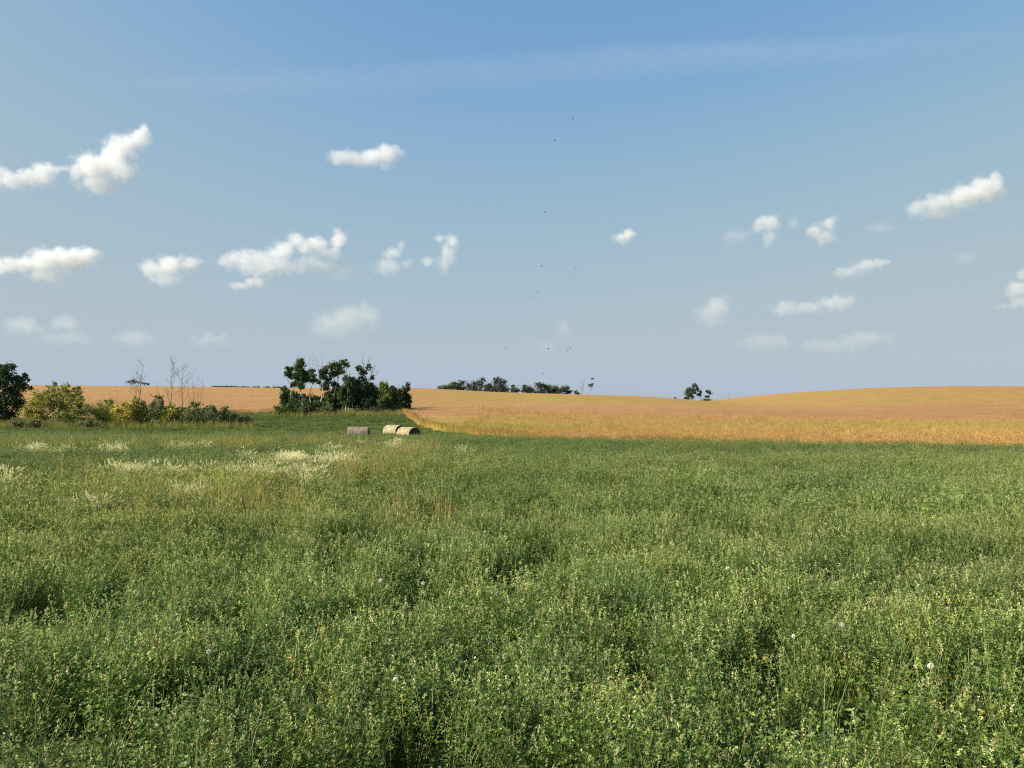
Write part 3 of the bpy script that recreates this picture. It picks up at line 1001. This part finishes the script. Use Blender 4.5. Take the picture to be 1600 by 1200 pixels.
tree('broadleaf_tree', 506, YG + 4, GB - 3, ((503, 628, 8, 9), (510, 634, 10, 12), (525, 634, 9, 13)), 'dark understorey tree behind the white trunked aspen', group=GV, n=1700, cols=DARKG + GREEN[:1], r0=.07, seed=45)
for (px, py, rx, ry, Yd, cols, lab) in (
        (438, 641, 8, 8, -3, OLIVE, 'low olive shrub at the outermost foot of the grove'),
        (459, 636, 11, 13, -3.5, GREEN, 'green shrub around the foot of the slim tufted aspen'),
        (476, 637, 11, 13, -4, DULL, 'dull green shrub hiding the foot of the tallest aspen'),
        (494, 637, 11, 13, -3.5, GREEN, 'leafy shrub at the foot of the white trunked aspen'),
        (513, 641, 9, 10, -4, DULL, 'small grey green shrub under the broad layered aspen'),
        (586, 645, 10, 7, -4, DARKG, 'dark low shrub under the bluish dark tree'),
        (652, 648, 8, 4, -2, DULL, 'low scrubby shrub in the shadow just outside the grove')):
    tree('shrub', px, YG + Yd, 653, ((px, py, rx, ry), (px - rx * .5, py + 3, rx * .7, ry * .7), (px + rx * .6, py + 2, rx * .6, ry * .7)), lab, 'shrub', 'shrubs at the foot of the grove', cols, 700, .18, M_BARK, 2, .03, seed=int(px), part_trunk='stem')

# the tree at the edge of the picture and the thicket beside it
YT = 84.0
tree('broadleaf_tree', 6, YT + 2, 665, ((10, 580, 15, 12), (30, 596, 12, 12), (2, 596, 20, 14), (22, 608, 18, 12), (-14, 600, 20, 18), (8, 624, 22, 14), (24, 634, 11, 12), (-12, 630, 22, 18), (6, 648, 18, 12)), 'tall dark green tree cut by the picture edge beside the thicket', n=8000, cols=DARKG + GREEN, leaf=.19, r0=.16, seed=51, clump=.26)
TH = 'bushes of the thicket'
tree('bushy_tree', 96, YT, 669, ((80, 607, 8, 8), (103, 606, 8, 8), (120, 612, 9, 9), (66, 618, 14, 11), (92, 616, 16, 12), (118, 626, 16, 12), (55, 630, 16, 12), (84, 632, 18, 12), (108, 638, 20, 12), (46, 645, 13, 10), (66, 648, 14, 9), (136, 640, 15, 12), (84, 600, 4, 5), (124, 606, 3, 5), (60, 640, 16, 12), (100, 648, 20, 9), (120, 650, 16, 9), (74, 625, 15, 11), (104, 624, 15, 11)), 'largest bush of the thicket, yellow green with pale stems, higher than the hill line', 'tree', TH, MIXED + OLIVE + YELLOW[:1], 11000, .13, M_ASPEN, 5, .055, seed=52, clump=.24)
for k, (px, top, w, cols, nn, Yd, lab) in enumerate((
        (165, 621, 17, OLIVE + YELLOW[:1], 1500, 1, 'olive bush close beside the largest bush of the thicket'),
        (186, 632, 14, YELLOW, 1300, -.5, 'bright yellow bush of the thicket, low and rounded'),
        (207, 617, 13, YELLOW[1:] + MIXED, 1500, .5, 'tall yellowing bush around the foot of the forked bare tree'),
        (226, 623, 12, MIXED, 1100, 1, 'brownish mixed bush between the yellow bush and the dark bush'),
        (246, 617, 12, DULL + DARKG[:1], 1500, 0, 'narrow dark green bush in the middle of the thicket'),
        (268, 628, 13, YELLOW[1:] + OLIVE, 1300, 0, 'yellow olive bush at the foot of the two tallest bare trees'),
        (287, 634, 10, OLIVE, 900, 1, 'small olive bush between two wider bushes of the thicket'),
        (305, 625, 14, DULL + MIXED[:1], 1600, 0, 'wide dull green bush below the pair of thin bare stems'),
        (328, 630, 13, DULL, 1300, -.5, 'dull green bush thinning out towards the end of the thicket'),
        (354, 633, 13, OLIVE[1:] + DULL, 1300, 0, 'last full bush of the thicket before the gap'),
        (383, 646, 9, DULL, 700, 0, 'smallest bush standing alone at the end of the thicket'))):
    b = 667 - (1 if px > 300 else 0)
    h = b - top; w = w * 1.2
    random.seed(900 + k)
    bl = [(px, top + h * .62, w, h * .36), (px - w * .5, top + h * .45, w * .55, h * .26), (px + w * .45, top + h * .5, w * .6, h * .28), (px + rnd(-.3, .3) * w, top + h * .2, w * .4, h * .2), (px + rnd(-.6, .6) * w, top + h * .28, w * .28, h * .2)]
    tree('bush', px, YT + 1 + Yd, b, bl, lab, 'bush', TH, cols, int(nn * 1.9), .125, M_DEAD if k % 2 else M_ASPEN, 4, .028, seed=60 + k, part_trunk='stem', clump=.26)
for k, (px, top, w, lab) in enumerate(((25, 652, 15, 'low brown brush under the dark tree at the picture edge'), (52, 656, 14, 'low brown brush in front of the largest bush'), (140, 655, 14, 'low scrub in the shade beside the pale stems of the largest bush'))):
    tree('brush', px, YT - 2, 669, ((px, (top + 668) / 2, w, 6), (px + 9, 662, w * .7, 5)), lab, 'bush', 'low brush of the thicket', DULL + MIXED[2:], 700, .12, M_DEAD, 2, .02, seed=80 + k, part_trunk='stem')


def bare_tree(px, Y, base, topx, top, forks, label, r0=.055, seed=1, group='bare trees of the thicket', toground=True, tufts=(), name='bare_tree', depth=3):
    random.seed(seed)
    mpp = Y / F
    x = (px - 800) / F * Y
    z = float(ground_z(x, Y)) if toground else at(px, base, Y)[2]
    root = empty(name, (x, Y, z), label, 'tree', group)
    ztop = at(px, top + (9 if Y < 200 else 1), Y)[2] - z
    mb = MB()
    tip = Vector(((topx - px) * mpp, 0, ztop))
    pts = []
    for i in range(9):
        t = i / 8
        pts.append(Vector((0, 0, -.15)).lerp(tip, t) + Vector((rnd(-1, 1), rnd(-1, 1), 0)) * (.018 * ztop * (0 < i < 8)))
    mb.tube(pts, [r0 * (1 - .82 * i / 8) for i in range(9)], 6)
    mb.build('trunk', M_DEAD, root, True)
    for k in range(forks):
        i = random.randint(3, 7)
        p = pts[i].lerp(pts[i + 1], random.random())
        g = rnd(0, 6.283)
        mb = MB()
        d = Vector((math.cos(g), math.sin(g), rnd(.7, 1.7)))
        bare_spray(mb, p, d, ztop * rnd(.16, .28) * (1.25 - i / 9), r0 * .5 * (1 - .07 * i), depth)
        mb.build('branch', M_DEAD, root, True)
    if tufts:
        bl = [((a - px) * mpp, 0, at(px, b, Y)[2] - z, c * mpp, c * mpp * .8, d * mpp) for a, b, c, d in tufts]
        crown_mesh(bl, 60 * len(bl), .3, DULL + DARKG, seed, .3).build('crown', M_LEAF, root)
    return root


bare_tree(214, YT + 1.5, 667, 224, 560, 11, 'bare forked tree with spreading twigs rising from the yellow bushes', .075, 101)
bare_tree(241, YT + 2, 667, 246, 586, 5, 'short thin bare tree rising beside the dark bush', .05, 102, depth=2)
bare_tree(265, YT + 1, 667, 270, 559, 12, 'bare tree with wide crown of fine twigs, taller of the twin pair', .065, 103)
bare_tree(286, YT + 2, 667, 284, 562, 11, 'bare straight tree with upright twigs, second of the twin pair', .06, 104)
bare_tree(306, YT + 1.5, 667, 301, 584, 4, 'thin bare stem bent at its tip above the wide bush', .045, 105, depth=2)
bare_tree(312, YT + .5, 667, 316, 581, 5, 'thin bare stem with upright fork, last tall one of the thicket', .045, 106, depth=2)
bare_tree(295, YT + 2.5, 667, 295, 597, 3, 'short bare stub between the twin trees and the thin stems', .035, 107, depth=1)
bare_tree(327, YT + 1.5, 667, 329, 618, 3, 'bare dead stub sticking out of the thinning dull bush', .04, 108, depth=1)
bare_tree(366, YT + 2, 667, 381, 612, 3, 'leaning bare twig above the last full bush', .022, 109, depth=2)
bare_tree(186, YT + 2.5, 667, 183, 603, 6, 'fine grey twigs of a small bare tree above the bright yellow bush', .03, 110, depth=3)

# far trees on the hill line
SK = 'trees on the hill line'
YS = 312.0


def far_tree(px, base, blobs, label, cols=DULL, n=700, Y=YS, seed=1, name='broadleaf_tree', cat='tree', leaf=.42, dead=()):
    x = (px - 800) / F * Y
    blobs = [(b[0], b[1] + .5, b[2] * 1.18, b[3] * 1.02) for b in blobs]
    return tree(name, px, Y, base, blobs, label, cat, SK, cols, int(n * 1.7), leaf * .9, M_BARK, 1, .12, seed=seed, toground=True, dead=dead)


FD = ((.040, .056, .026), (.052, .066, .028), (.032, .046, .024))
far_tree(697, 610, ((692, 605, 8, 4), (702, 604, 7, 5)), 'low tree at the outer end of the far row on the hill', OLIVE + FD, 500, seed=201)
far_tree(718, 611, ((713, 601, 8, 6), (722, 598, 5, 6), (720, 606, 8, 5)), 'small far tree with one raised tuft, second in the row on the hill', FD, 700, seed=202)
far_tree(742, 613, ((736, 602, 8, 7), (746, 601, 9, 7), (753, 595, 5, 5), (745, 608, 12, 5)), 'wide rounded far tree in the middle of the row on the hill', FD, 900, seed=203)
far_tree(780, 614, ((779, 592, 6, 6), (774, 601, 8, 8), (787, 602, 8, 8), (780, 609, 13, 5)), 'tallest far tree of the row on the hill', FD, 1100, seed=204, dead=((768, 604, 765, 590, 1),))
far_tree(763, 613, ((764, 604, 7, 6), (762, 609, 8, 4)), 'low dark far tree just before the tallest of the row', FD, 500, seed=205)
far_tree(804, 615, ((802, 603, 3, 4), (806, 608, 6, 5), (800, 611, 5, 3)), 'thin gappy far tree after the tallest of the row', FD, 260, seed=206, dead=((808, 608, 812, 592, 2),))
far_tree(824, 616, ((822, 606, 7, 6), (830, 608, 6, 5)), 'first rounded bush-like tree of the second far clump', FD, 560, seed=207)
far_tree(845, 616, ((843, 602, 8, 6), (852, 604, 8, 6), (846, 610, 12, 4)), 'highest tree of the second far clump', FD, 850, seed=208, dead=((838, 604, 838, 594, 1),))
far_tree(868, 617, ((863, 606, 9, 6), (874, 607, 8, 5), (868, 611, 12, 4)), 'broad low tree of the second far clump', FD, 800, seed=209, dead=((871, 606, 872, 595, 1),))
far_tree(886, 618, ((884, 608, 6, 6), (890, 612, 4, 4)), 'last small tree of the second far clump', FD, 380, seed=210)
far_tree(901, 618, ((900, 612, 3, 4), (903, 614, 4, 3)), 'tiny shrub on the hill line beside the leaning bare tree', FD, 170, seed=211, name='shrub', cat='shrub', leaf=.3)
bare_tree(908, YS, 618, 914, 592, 5, 'leaning pale bare tree with leaf tufts on the hill line', .16, 212, SK, tufts=((921, 602, 5, 3), (925, 600, 4, 2), (927, 592, 4, 2)), depth=2)
bare_tree(919, YS + 3, 618, 926, 599, 3, 'second leaning bare stem under the leaf tufts on the hill line', .10, 213, SK, depth=1)
bare_tree(932, YS, 618, 932, 611, 2, 'short bare stub on the hill line after the leaning tree', .09, 214, SK, depth=1)
far_tree(1081, 629, ((1085, 603, 4, 4), (1077, 610, 6, 5), (1083, 611, 5, 5), (1089, 607, 3, 3), (1079, 618, 6, 4), (1074, 615, 4, 3), (1072, 623, 4, 2)), 'lone leafy tree standing in the dip of the hill line', FD + GREEN[:1], 800, seed=215)
far_tree(1096, 629, ((1092, 616, 3, 2), (1094, 612, 2, 3)), 'thin sparse tree beside the lone leafy tree in the dip', FD, 110, seed=216, dead=((1095, 620, 1097, 603, 2),))
far_tree(1107, 629, ((1107, 611, 3, 2.5), (1110, 614, 2, 2.5), (1105, 619, 3, 1.5)), 'small crooked tree with a single tuft in the dip', FD, 150, seed=217)
far_tree(1104, 629, ((1102, 625.5, 5, 3.5), (1107, 626, 4, 3)), 'rounded grey bush under the crooked tree in the dip', DULL, 320, seed=218, name='bush', cat='bush', leaf=.3)
far_tree(1055, 628, ((1055, 623, 2.2, 2.6),), 'tiny dark bush alone on the grain before the dip', FD, 90, Y=285, seed=219, name='bush', cat='bush', leaf=.25)
bare_tree(1140, YS, 628, 1139, 611, 4, 'faint bare tree alone on the hill line after the dip', .08, 220, SK, depth=2)
far_tree(206, 606, ((201, 596.5, 4, 2), (207, 595, 6, 3), (213, 597, 5, 2)), 'flat topped far tree on the hill line behind the forked bare tree', FD, 90, seed=221)
far_tree(227, 606, ((225, 598, 4, 1.8), (231, 599, 3, 1.6)), 'small flat far tree on the hill line, paler of the two behind the thicket', FD, 50, seed=222)

# a distant wood beyond the hill, too far to tell its trees apart
rb = []
random.seed(77)
for k in range(46):
    px = 335 + k * 2.45
    p = at(px, 605.3 + .012 * (px - 335) + rnd(-.5, .3), 420.0)
    rb.append((p[0], p[1] + rnd(-4, 4), p[2], 1.2, 1.2, .38))
mb = crown_mesh(rb, 3600, .5, FD, 78, .5)
tag(mb.build('distant_treeline', M_LEAF), 'thin dark line of far woods beyond the grain hill', None, None, 'stuff')

# rough grass along the foot of the grove and the thicket
random.seed(88)
P_ = []
for k in range(800):
    px = random.triangular(395, 668, 560); Y_ = 108.0 + random.gauss(-.3, 1.1)
    P_.append(((px - 800) / F * Y_, Y_))
for k in range(600):
    px = rnd(-20, 400); Y_ = 82.8 + random.gauss(0, .9)
    P_.append(((px - 800) / F * Y_, Y_))
P_ = np.array(P_)
field_layer('verge_grass', tawny_src, 4, P_[:, 0], P_[:, 1], .7, 1.15, 'rough pale grass along the foot of the trees', tint=np.ones((len(P_), 3)) * np.array([[.72, .85, .75]]) * (1 + rng.uniform(-.25, .25, (len(P_), 1))))


# ---------------------------------------------------------------- seed heads in the alfalfa
def mat_plain(name, col, rough=.8, trans=0.0):
    m, n, l = mat_new(name)
    out = n.new('ShaderNodeOutputMaterial'); p = n.new('ShaderNodeBsdfPrincipled')
    tc = n.new('ShaderNodeTexCoord')
    f = noise(n, l, tc.outputs['Object'], 30, 3)
    r = ramp(n, [(.3, tuple(c * .85 for c in col)), (.7, tuple(min(1, c * 1.1) for c in col))])
    l.new(f, r.inputs[0]); l.new(r.outputs[0], p.inputs['Base Color'])
    p.inputs['Roughness'].default_value = rough
    l.new(p.outputs[0], out.inputs['Surface'])
    return m


M_FLUFF = mat_plain('white seed fluff', (.74, .72, .62))
M_STEM = mat_plain('green flower stem', (.14, .19, .06))
for k, (px, py, d, lab) in enumerate((
        (595, 908, .040, 'round white seed head in the alfalfa, the one with a slimmer neighbour beside it'),
        (661, 913, .036, 'round white seed head with an open ring look, neighbour of a fuller one'),
        (326, 1022, .030, 'small white seed head low among dark leaves'),
        (1316, 977, .038, 'white seed head beside a dark gap in the alfalfa'),
        (1454, 1043, .036, 'brightest white seed head near the lower corner of the field'),
        (618, 1064, .024, 'tiny cream seed head nearest the lower edge'),
        (1137, 888, .040, 'loose white seed head farthest up the field'),
        (1240, 998, .026, 'pale small seed head between the dark gap and the middle of the field'))):
    q = on_ground(px, py, .43)
    random.seed(1000 + k)
    root = empty('dandelion', (q[0], q[1], q[2]), lab, 'seed head', 'white seed heads in the alfalfa')
    mb = MB()
    mb.tube([(0, 0, 0), (.01, .006, .22), (0, 0, .43)], [.0028, .0025, .002], 5)
    mb.build('stem', M_STEM, root, True)
    mb = MB()
    c = Vector((0, 0, .43))
    for j in range(150):
        v = Vector((rnd(-1, 1), rnd(-1, 1), rnd(-1, 1)))
        if v.length > 1 or v.length < .2:
            continue
        v.normalize()
        s = v.orthogonal().normalized() * .0008
        e = c + v * (d * .40)
        mb.face([c + v * .004 - s, c + v * .004 + s, e + s, e - s])
        a = v.orthogonal().normalized()
        for g in range(3):
            ang = g * 2.094 + j
            b = (a * math.cos(ang) + v.cross(a) * math.sin(ang))
            mb.face([e, e + b * .0045 + v * .0015, e + v.cross(b) * .0022 + b * .003 + v * .0015])
    o = mb.build('seed_head', M_FLUFF, root)
    o['kind'] = 'stuff'

# ---------------------------------------------------------------- birds
M_BIRD = mat_plain('dark feathers', (.035, .033, .035))


def bird_mesh(flap, span):
    """Head, body, tail and two swept wings as one closed skin."""
    mb = MB()
    prof = [(-.21, .012, .008), (-.13, .030, .018), (-.05, .050, .045), (.04, .058, .055), (.12, .042, .042), (.17, .032, .034), (.21, .020, .020), (.25, .004, .004)]
    N = 8
    ring = [[Vector((math.cos(6.283 * s / N) * w, y, math.sin(6.283 * s / N) * h)) for s in range(N)] for y, w, h in prof]
    for i in range(len(ring) - 1):
        for s in range(N):
            mb.face([ring[i][s], ring[i][(s + 1) % N], ring[i + 1][(s + 1) % N], ring[i + 1][s]])
    mb.face([Vector((-.015, -.18, 0)), Vector((.015, -.18, 0)), Vector((.06, -.33, .0)), Vector((-.06, -.33, .0))])
    for sg in (-1, 1):
        secs = [(.03, .09, -.07, .02), (.45, .10, -.09, flap * .55), (.75, .06, -.10, flap * .85), (1.0, -.06, -.12, flap * .8)]
        for i in range(3):
            (a, f0, b0, z0), (b, f1, b1, z1) = secs[i], secs[i + 1]
            x0, x1 = sg * a * span / 2, sg * b * span / 2
            t0, t1 = .012 * (1 - a * .8), .012 * (1 - b * .8)
            A = [Vector((x0, f0, z0)), Vector((x0, (f0 + b0) / 2, z0 + t0)), Vector((x0, b0, z0)), Vector((x0, (f0 + b0) / 2, z0 - t0))]
            B = [Vector((x1, f1, z1)), Vector((x1, (f1 + b1) / 2, z1 + t1)), Vector((x1, b1, z1)), Vector((x1, (f1 + b1) / 2, z1 - t1))]
            for s in range(4):
                mb.face([A[s], A[(s + 1) % 4], B[(s + 1) % 4], B[s]])
            if i == 2:
                mb.face(B)
    me = mb.mesh('bird', M_BIRD, True)
    import bmesh
    bm = bmesh.new(); bm.from_mesh(me)
    bmesh.ops.remove_doubles(bm, verts=bm.verts, dist=.002)
    bm.to_mesh(me); bm.free()
    return me


BIRDS = ((895, 186, 'dark bird highest in the sky'), (867, 219, 'dark bird second highest in the sky'), (852, 331, 'dark bird flying alone midway up the sky'),
         (846, 416, 'faint bird level with the upper of two birds beside it'), (900, 421, 'upper bird of a pair flying one above the other'), (896, 434, 'lower bird of a pair, just below its partner'),
         (840, 456, 'bird with wings spread, above a smaller bird'), (837, 465, 'small bird just below the one with spread wings'), (791, 544, 'faint bird low in the sky, apart from the flock'),
         (857, 545, 'low dark bird between the faint bird and the close pair'), (891, 544, 'upper bird of the low close pair'), (887, 548, 'lower bird of the low close pair'), (849, 584, 'lowest bird, just above the far trees'))
for k, (px, py, lab) in enumerate(BIRDS):
    random.seed(3000 + k)
    p = at(px, py, 165.0 + rnd(-18, 18))
    o = bpy.data.objects.new('bird', bird_mesh(random.choice((.05, .16, .24, -.08)), rnd(.55, .75) * (.8 if 'faint' in lab or 'small' in lab else 1)))
    COL.objects.link(o)
    o.location = p
    o.rotation_euler = (rnd(-.2, .2), rnd(-.35, .35), rnd(.6, 2.4))
    tag(o, lab, 'bird', 'birds over the field')


# ---------------------------------------------------------------- clouds
def cloud(blobs, D, label, dens=1.0, name='cloud', wisp=.44, depth=.8, seed=1, scale=None, group='scattered small cumulus clouds'):
    """A body of vapour: the blobs (px, py, rx, ry) at distance D, given a soft uneven edge by the density."""
    mpp = D / F
    c0 = at(np.mean([b[0] for b in blobs]), np.mean([b[1] for b in blobs]), D)
    rr = np.random.default_rng(seed)
    el_ = []
    for bx, by, rx, ry in blobs:
        big = 1.5 if dens < .8 else 1.0
        rx, ry = rx * 1.25 * big, ry * 1.35 * big
        p = at(bx, by, D) - c0
        rd = max(depth * min(rx, ry * 1.6), ry * .6) * mpp
        el_.append((p[0], p[1] + rr.uniform(-.3, .3) * rd, p[2], rx * mpp, rd, ry * mpp))
    # hull mesh
    import bmesh
    bm = bmesh.new()
    for e in el_:
        r = bmesh.ops.create_icosphere(bm, subdivisions=2, radius=1.0)
        for v in r['verts']:
            v.co = Vector((e[0] + v.co.x * e[3] * 1.32, e[1] + v.co.y * e[4] * 1.32, e[2] + v.co.z * e[5] * 1.32))
    me = bpy.data.meshes.new(name)
    bm.to_mesh(me); bm.free()
    o = bpy.data.objects.new(name, me)
    COL.objects.link(o)
    o.location = c0
    small = min(min(e[3], e[5]) for e in el_)
    md = o.modifiers.new('join', 'REMESH'); md.mode = 'VOXEL'; md.voxel_size = max(small / 3.2, 2.0)
    m, n, l = mat_new(name + ' vapour')
    out = n.new('ShaderNodeOutputMaterial')
    tc = n.new('ShaderNodeTexCoord'); P0 = tc.outputs['Object']
    avg = float(np.mean([min(e[3], e[5]) for e in el_])) if scale is None else scale
    nz = noise(n, l, P0, 1.0 / (avg * 1.3), 5, .6)
    wob = n.new('ShaderNodeTexNoise'); wob.inputs['Scale'].default_value = 2.2 / avg; wob.inputs['Detail'].default_value = 3
    l.new(P0, wob.inputs['Vector'])
    wv = n.new('ShaderNodeVectorMath'); wv.operation = 'MULTIPLY_ADD'; wv.inputs[1].default_value = (avg * .55,) * 3
    l.new(wob.outputs['Color'], wv.inputs[0]); l.new(P0, wv.inputs[2])
    puff = None                       # round billows of two sizes
    for sc_, amp in ((1.25 / avg, .62), (3.0 / avg, .34)):
        vo = n.new('ShaderNodeTexVoronoi'); vo.feature = 'F1'; vo.inputs['Scale'].default_value = sc_
        l.new(wv.outputs[0], vo.inputs['Vector'])
        mm = n.new('ShaderNodeMath'); mm.operation = 'MULTIPLY_ADD'; mm.inputs[1].default_value = amp * wisp * 2
        l.new(vo.outputs['Distance'], mm.inputs[0])
        if puff is None:
            mm.inputs[2].default_value = -.48 * wisp
        else:
            l.new(puff, mm.inputs[2])
        puff = mm.outputs[0]
    fld = None
    for e in el_:
        s = n.new('ShaderNodeVectorMath'); s.operation = 'SUBTRACT'; s.inputs[1].default_value = e[:3]
        l.new(P0, s.inputs[0])
        d = n.new('ShaderNodeVectorMath'); d.operation = 'DIVIDE'; d.inputs[1].default_value = e[3:6]
        l.new(s.outputs[0], d.inputs[0])
        g = n.new('ShaderNodeVectorMath'); g.operation = 'LENGTH'
        l.new(d.outputs[0], g.inputs[0])
        if fld is None:
            fld = g.outputs['Value']
        else:
            k = n.new('ShaderNodeMath'); k.operation = 'SMOOTH_MIN'; k.inputs[2].default_value = .35
            l.new(fld, k.inputs[0]); l.new(g.outputs['Value'], k.inputs[1]); fld = k.outputs[0]
    # inside measure: 1 - distance + (noise - .5) * wisp
    a = n.new('ShaderNodeMath'); a.operation = 'MULTIPLY_ADD'; a.inputs[1].default_value = 2.2 * wisp; a.inputs[2].default_value = -1.1 * wisp
    l.new(nz, a.inputs[0])
    a2 = n.new('ShaderNodeMath'); a2.operation = 'SUBTRACT'; l.new(a.outputs[0], a2.inputs[0]); l.new(puff, a2.inputs[1])
    b = n.new('ShaderNodeMath'); b.operation = 'SUBTRACT'; l.new(a2.outputs[0], b.inputs[0]); l.new(fld, b.inputs[1])
    mr = n.new('ShaderNodeMapRange'); mr.interpolation_type = 'SMOOTHSTEP'
    mr.inputs['From Min'].default_value = -1.12; mr.inputs['From Max'].default_value = -.45
    mr.inputs['To Min'].default_value = 0.0; mr.inputs['To Max'].default_value = 1.0
    l.new(b.outputs[0], mr.inputs['Value'])
    pv = n.new('ShaderNodeVolumePrincipled')
    pv.inputs['Color'].default_value = (.955, .950, .958, 1)
    pv.inputs['Anisotropy'].default_value = .1
    sq = n.new('ShaderNodeMath'); sq.operation = 'POWER'; sq.inputs[1].default_value = 1.4
    l.new(mr.outputs[0], sq.inputs[0])
    dm = n.new('ShaderNodeMath'); dm.operation = 'MULTIPLY'; dm.inputs[1].default_value = (0.40 if dens > .12 else .72) * dens / avg
    sx = n.new('ShaderNodeSeparateXYZ'); l.new(P0, sx.inputs[0])
    fade = n.new('ShaderNodeMapRange'); fade.interpolation_type = 'SMOOTHSTEP'      # vapour thins out towards the base
    fade.inputs['From Min'].default_value = min(e[2] - e[5] for e in el_); fade.inputs['From Max'].default_value = max(e[2] + e[5] * .3 for e in el_)
    fade.inputs['To Min'].default_value = .45; fade.inputs['To Max'].default_value = 1.15
    l.new(sx.outputs['Z'], fade.inputs['Value'])
    fm = n.new('ShaderNodeMath'); fm.operation = 'MULTIPLY'
    l.new(sq.outputs[0], fm.inputs[0]); l.new(fade.outputs[0], fm.inputs[1])
    l.new(fm.outputs[0], dm.inputs[0])
    l.new(dm.outputs[0], pv.inputs['Density'])
    l.new(pv.outputs[0], out.inputs['Volume'])
    me.materials.append(m)
    return tag(o, label, 'cloud', group)


D0 = 5000.0
cloud(((140, 262, 30, 24), (165, 250, 30, 28), (192, 232, 28, 24), (218, 214, 20, 20), (228, 204, 10, 14), (120, 272, 14, 20), (150, 285, 34, 18), (195, 268, 26, 26), (210, 285, 10, 8)), D0, 'largest cloud, a towering white puff leaning up, high beside the picture edge', 5.0, seed=1)
cloud(((55, 280, 40, 16), (20, 284, 28, 16), (2, 268, 12, 10), (75, 270, 24, 14), (100, 264, 8, 6), (-10, 285, 20, 14)), D0, 'grey white bank of cloud trailing from the largest puff', 2.0, seed=2)
cloud(((30, 416, 34, 14), (75, 408, 40, 20), (110, 405, 40, 20), (140, 396, 16, 12), (80, 432, 40, 14), (-4, 420, 20, 12)), D0, 'long heaped white cloud low down by the picture edge', 3.2, seed=3)
cloud(((235, 418, 22, 16), (265, 416, 32, 19), (298, 410, 18, 12), (262, 438, 32, 12)), D0, 'pale flat cloud beside the long heaped one', 2.0, seed=4)
cloud(((350, 410, 22, 10), (372, 402, 28, 12), (400, 402, 32, 12), (440, 394, 26, 18), (462, 376, 18, 15), (488, 384, 30, 15), (528, 374, 18, 15), (512, 398, 28, 12), (420, 418, 66, 18), (490, 414, 54, 16)), D0, 'wide heaped cloud with two bright crests', 2.4, seed=5)
cloud(((375, 447, 24, 8), (400, 442, 24, 10)), D0, 'small dim cloud shred under the wide heaped cloud', 1.3, seed=6)
cloud(((545, 426, 16, 10), (520, 430, 30, 8)), D0, 'faint shred below the bright crests of the wide cloud', .6, seed=7)
cloud(((540, 248, 32, 12), (575, 246, 40, 15), (605, 242, 26, 16), (604, 260, 14, 8)), D0, 'smooth lens shaped cloud alone in the blue', 2.0, wisp=.35, seed=8)
cloud(((626, 384, 9, 10), (612, 396, 18, 11), (606, 418, 28, 14), (636, 412, 14, 10)), D0, 'small two lobed puff beside a tall narrow one', 1.5, seed=9)
cloud(((688, 372, 12, 8), (706, 378, 15, 14), (700, 398, 16, 18), (695, 418, 12, 16), (668, 410, 16, 9)), D0, 'tall narrow puff with a drooping base', 1.9, seed=10)
cloud(((540, 502, 38, 16), (556, 494, 28, 14), (522, 514, 30, 12)), D0, 'dim rounded cloud low over the grove', .75, seed=11)
cloud(((975, 372, 18, 12), (984, 366, 13, 10)), D0, 'lone small puff high over the dip', 2.2, seed=12)
cloud(((1190, 348, 16, 14), (1206, 350, 18, 20), (1205, 372, 13, 15)), D0, 'puff tapering downward, first of two side by side', 2.4, seed=13)
cloud(((1152, 370, 18, 9), (1238, 350, 8, 8)), D0, 'faint wisp beside the puff tapering downward', .5, seed=14)
cloud(((1276, 360, 16, 16), (1298, 348, 13, 13), (1290, 372, 18, 14)), D0, 'bright rounded puff, second of two side by side', 2.6, seed=15)
cloud(((1435, 327, 22, 12), (1465, 318, 30, 16), (1500, 310, 34, 20), (1535, 297, 28, 22), (1556, 280, 13, 18), (1552, 308, 18, 16), (1470, 332, 38, 12)), D0, 'wedge shaped white cloud rising towards the picture edge', 3.0, wisp=.4, seed=16)
cloud(((1325, 426, 26, 10), (1352, 416, 26, 12), (1378, 410, 16, 6)), D0, 'slanting thin cloud midway under the wedge shaped one', 1.2, seed=17)
cloud(((1115, 486, 30, 22), (1124, 472, 20, 14), (1112, 502, 30, 12)), D0, 'soft rounded cloud low over the dip', .85, seed=18)
cloud(((1230, 484, 30, 14), (1268, 480, 32, 13), (1302, 475, 28, 14), (1320, 474, 18, 12)), D0, 'flat bar of cloud made of small heads', 1.0, seed=19)
cloud(((1596, 430, 12, 10), (1590, 452, 22, 16), (1602, 474, 30, 12), (1566, 478, 18, 6)), D0, 'pale cloud cut by the picture edge under the wedge shaped one', 1.6, seed=20)
cloud(((1196, 536, 32, 12), (1175, 532, 14, 9)), D0, 'dimmest cloud patch low over the grain hill', .5, seed=21)
cloud(((1310, 540, 40, 9), (1350, 530, 36, 9), (1285, 542, 30, 8)), D0, 'long faint cloud streak low over the grain hill', .45, seed=22)
cloud(((36, 508, 22, 11), (100, 505, 16, 10), (110, 530, 40, 9)), D0, 'faint low cloud above the dark tree at the picture edge', .45, seed=23)
cloud(((212, 530, 26, 10), (330, 533, 24, 9)), D0, 'faint low cloud above the bare trees', .35, seed=24)
cloud(((879, 513, 9, 12), (853, 541, 12, 7)), D0, 'two tiny faint cloud flecks near the low birds', .35, seed=25)
cloud(((1508, 403, 14, 9), (1375, 356, 18, 6)), D0, 'faint flecks of cloud under the wedge shaped one', .4, seed=26)
# a long thin streak of high ice cloud
cloud(((480, 128, 240, 15), (760, 118, 180, 17), (930, 106, 180, 17), (1090, 90, 180, 16), (1250, 76, 170, 12), (1380, 66, 120, 8), (1520, 55, 140, 5)), 9000.0, 'long thin streak of high cloud across the upper sky', .11, name='contrail', wisp=.22, depth=.3, seed=27, group=None)
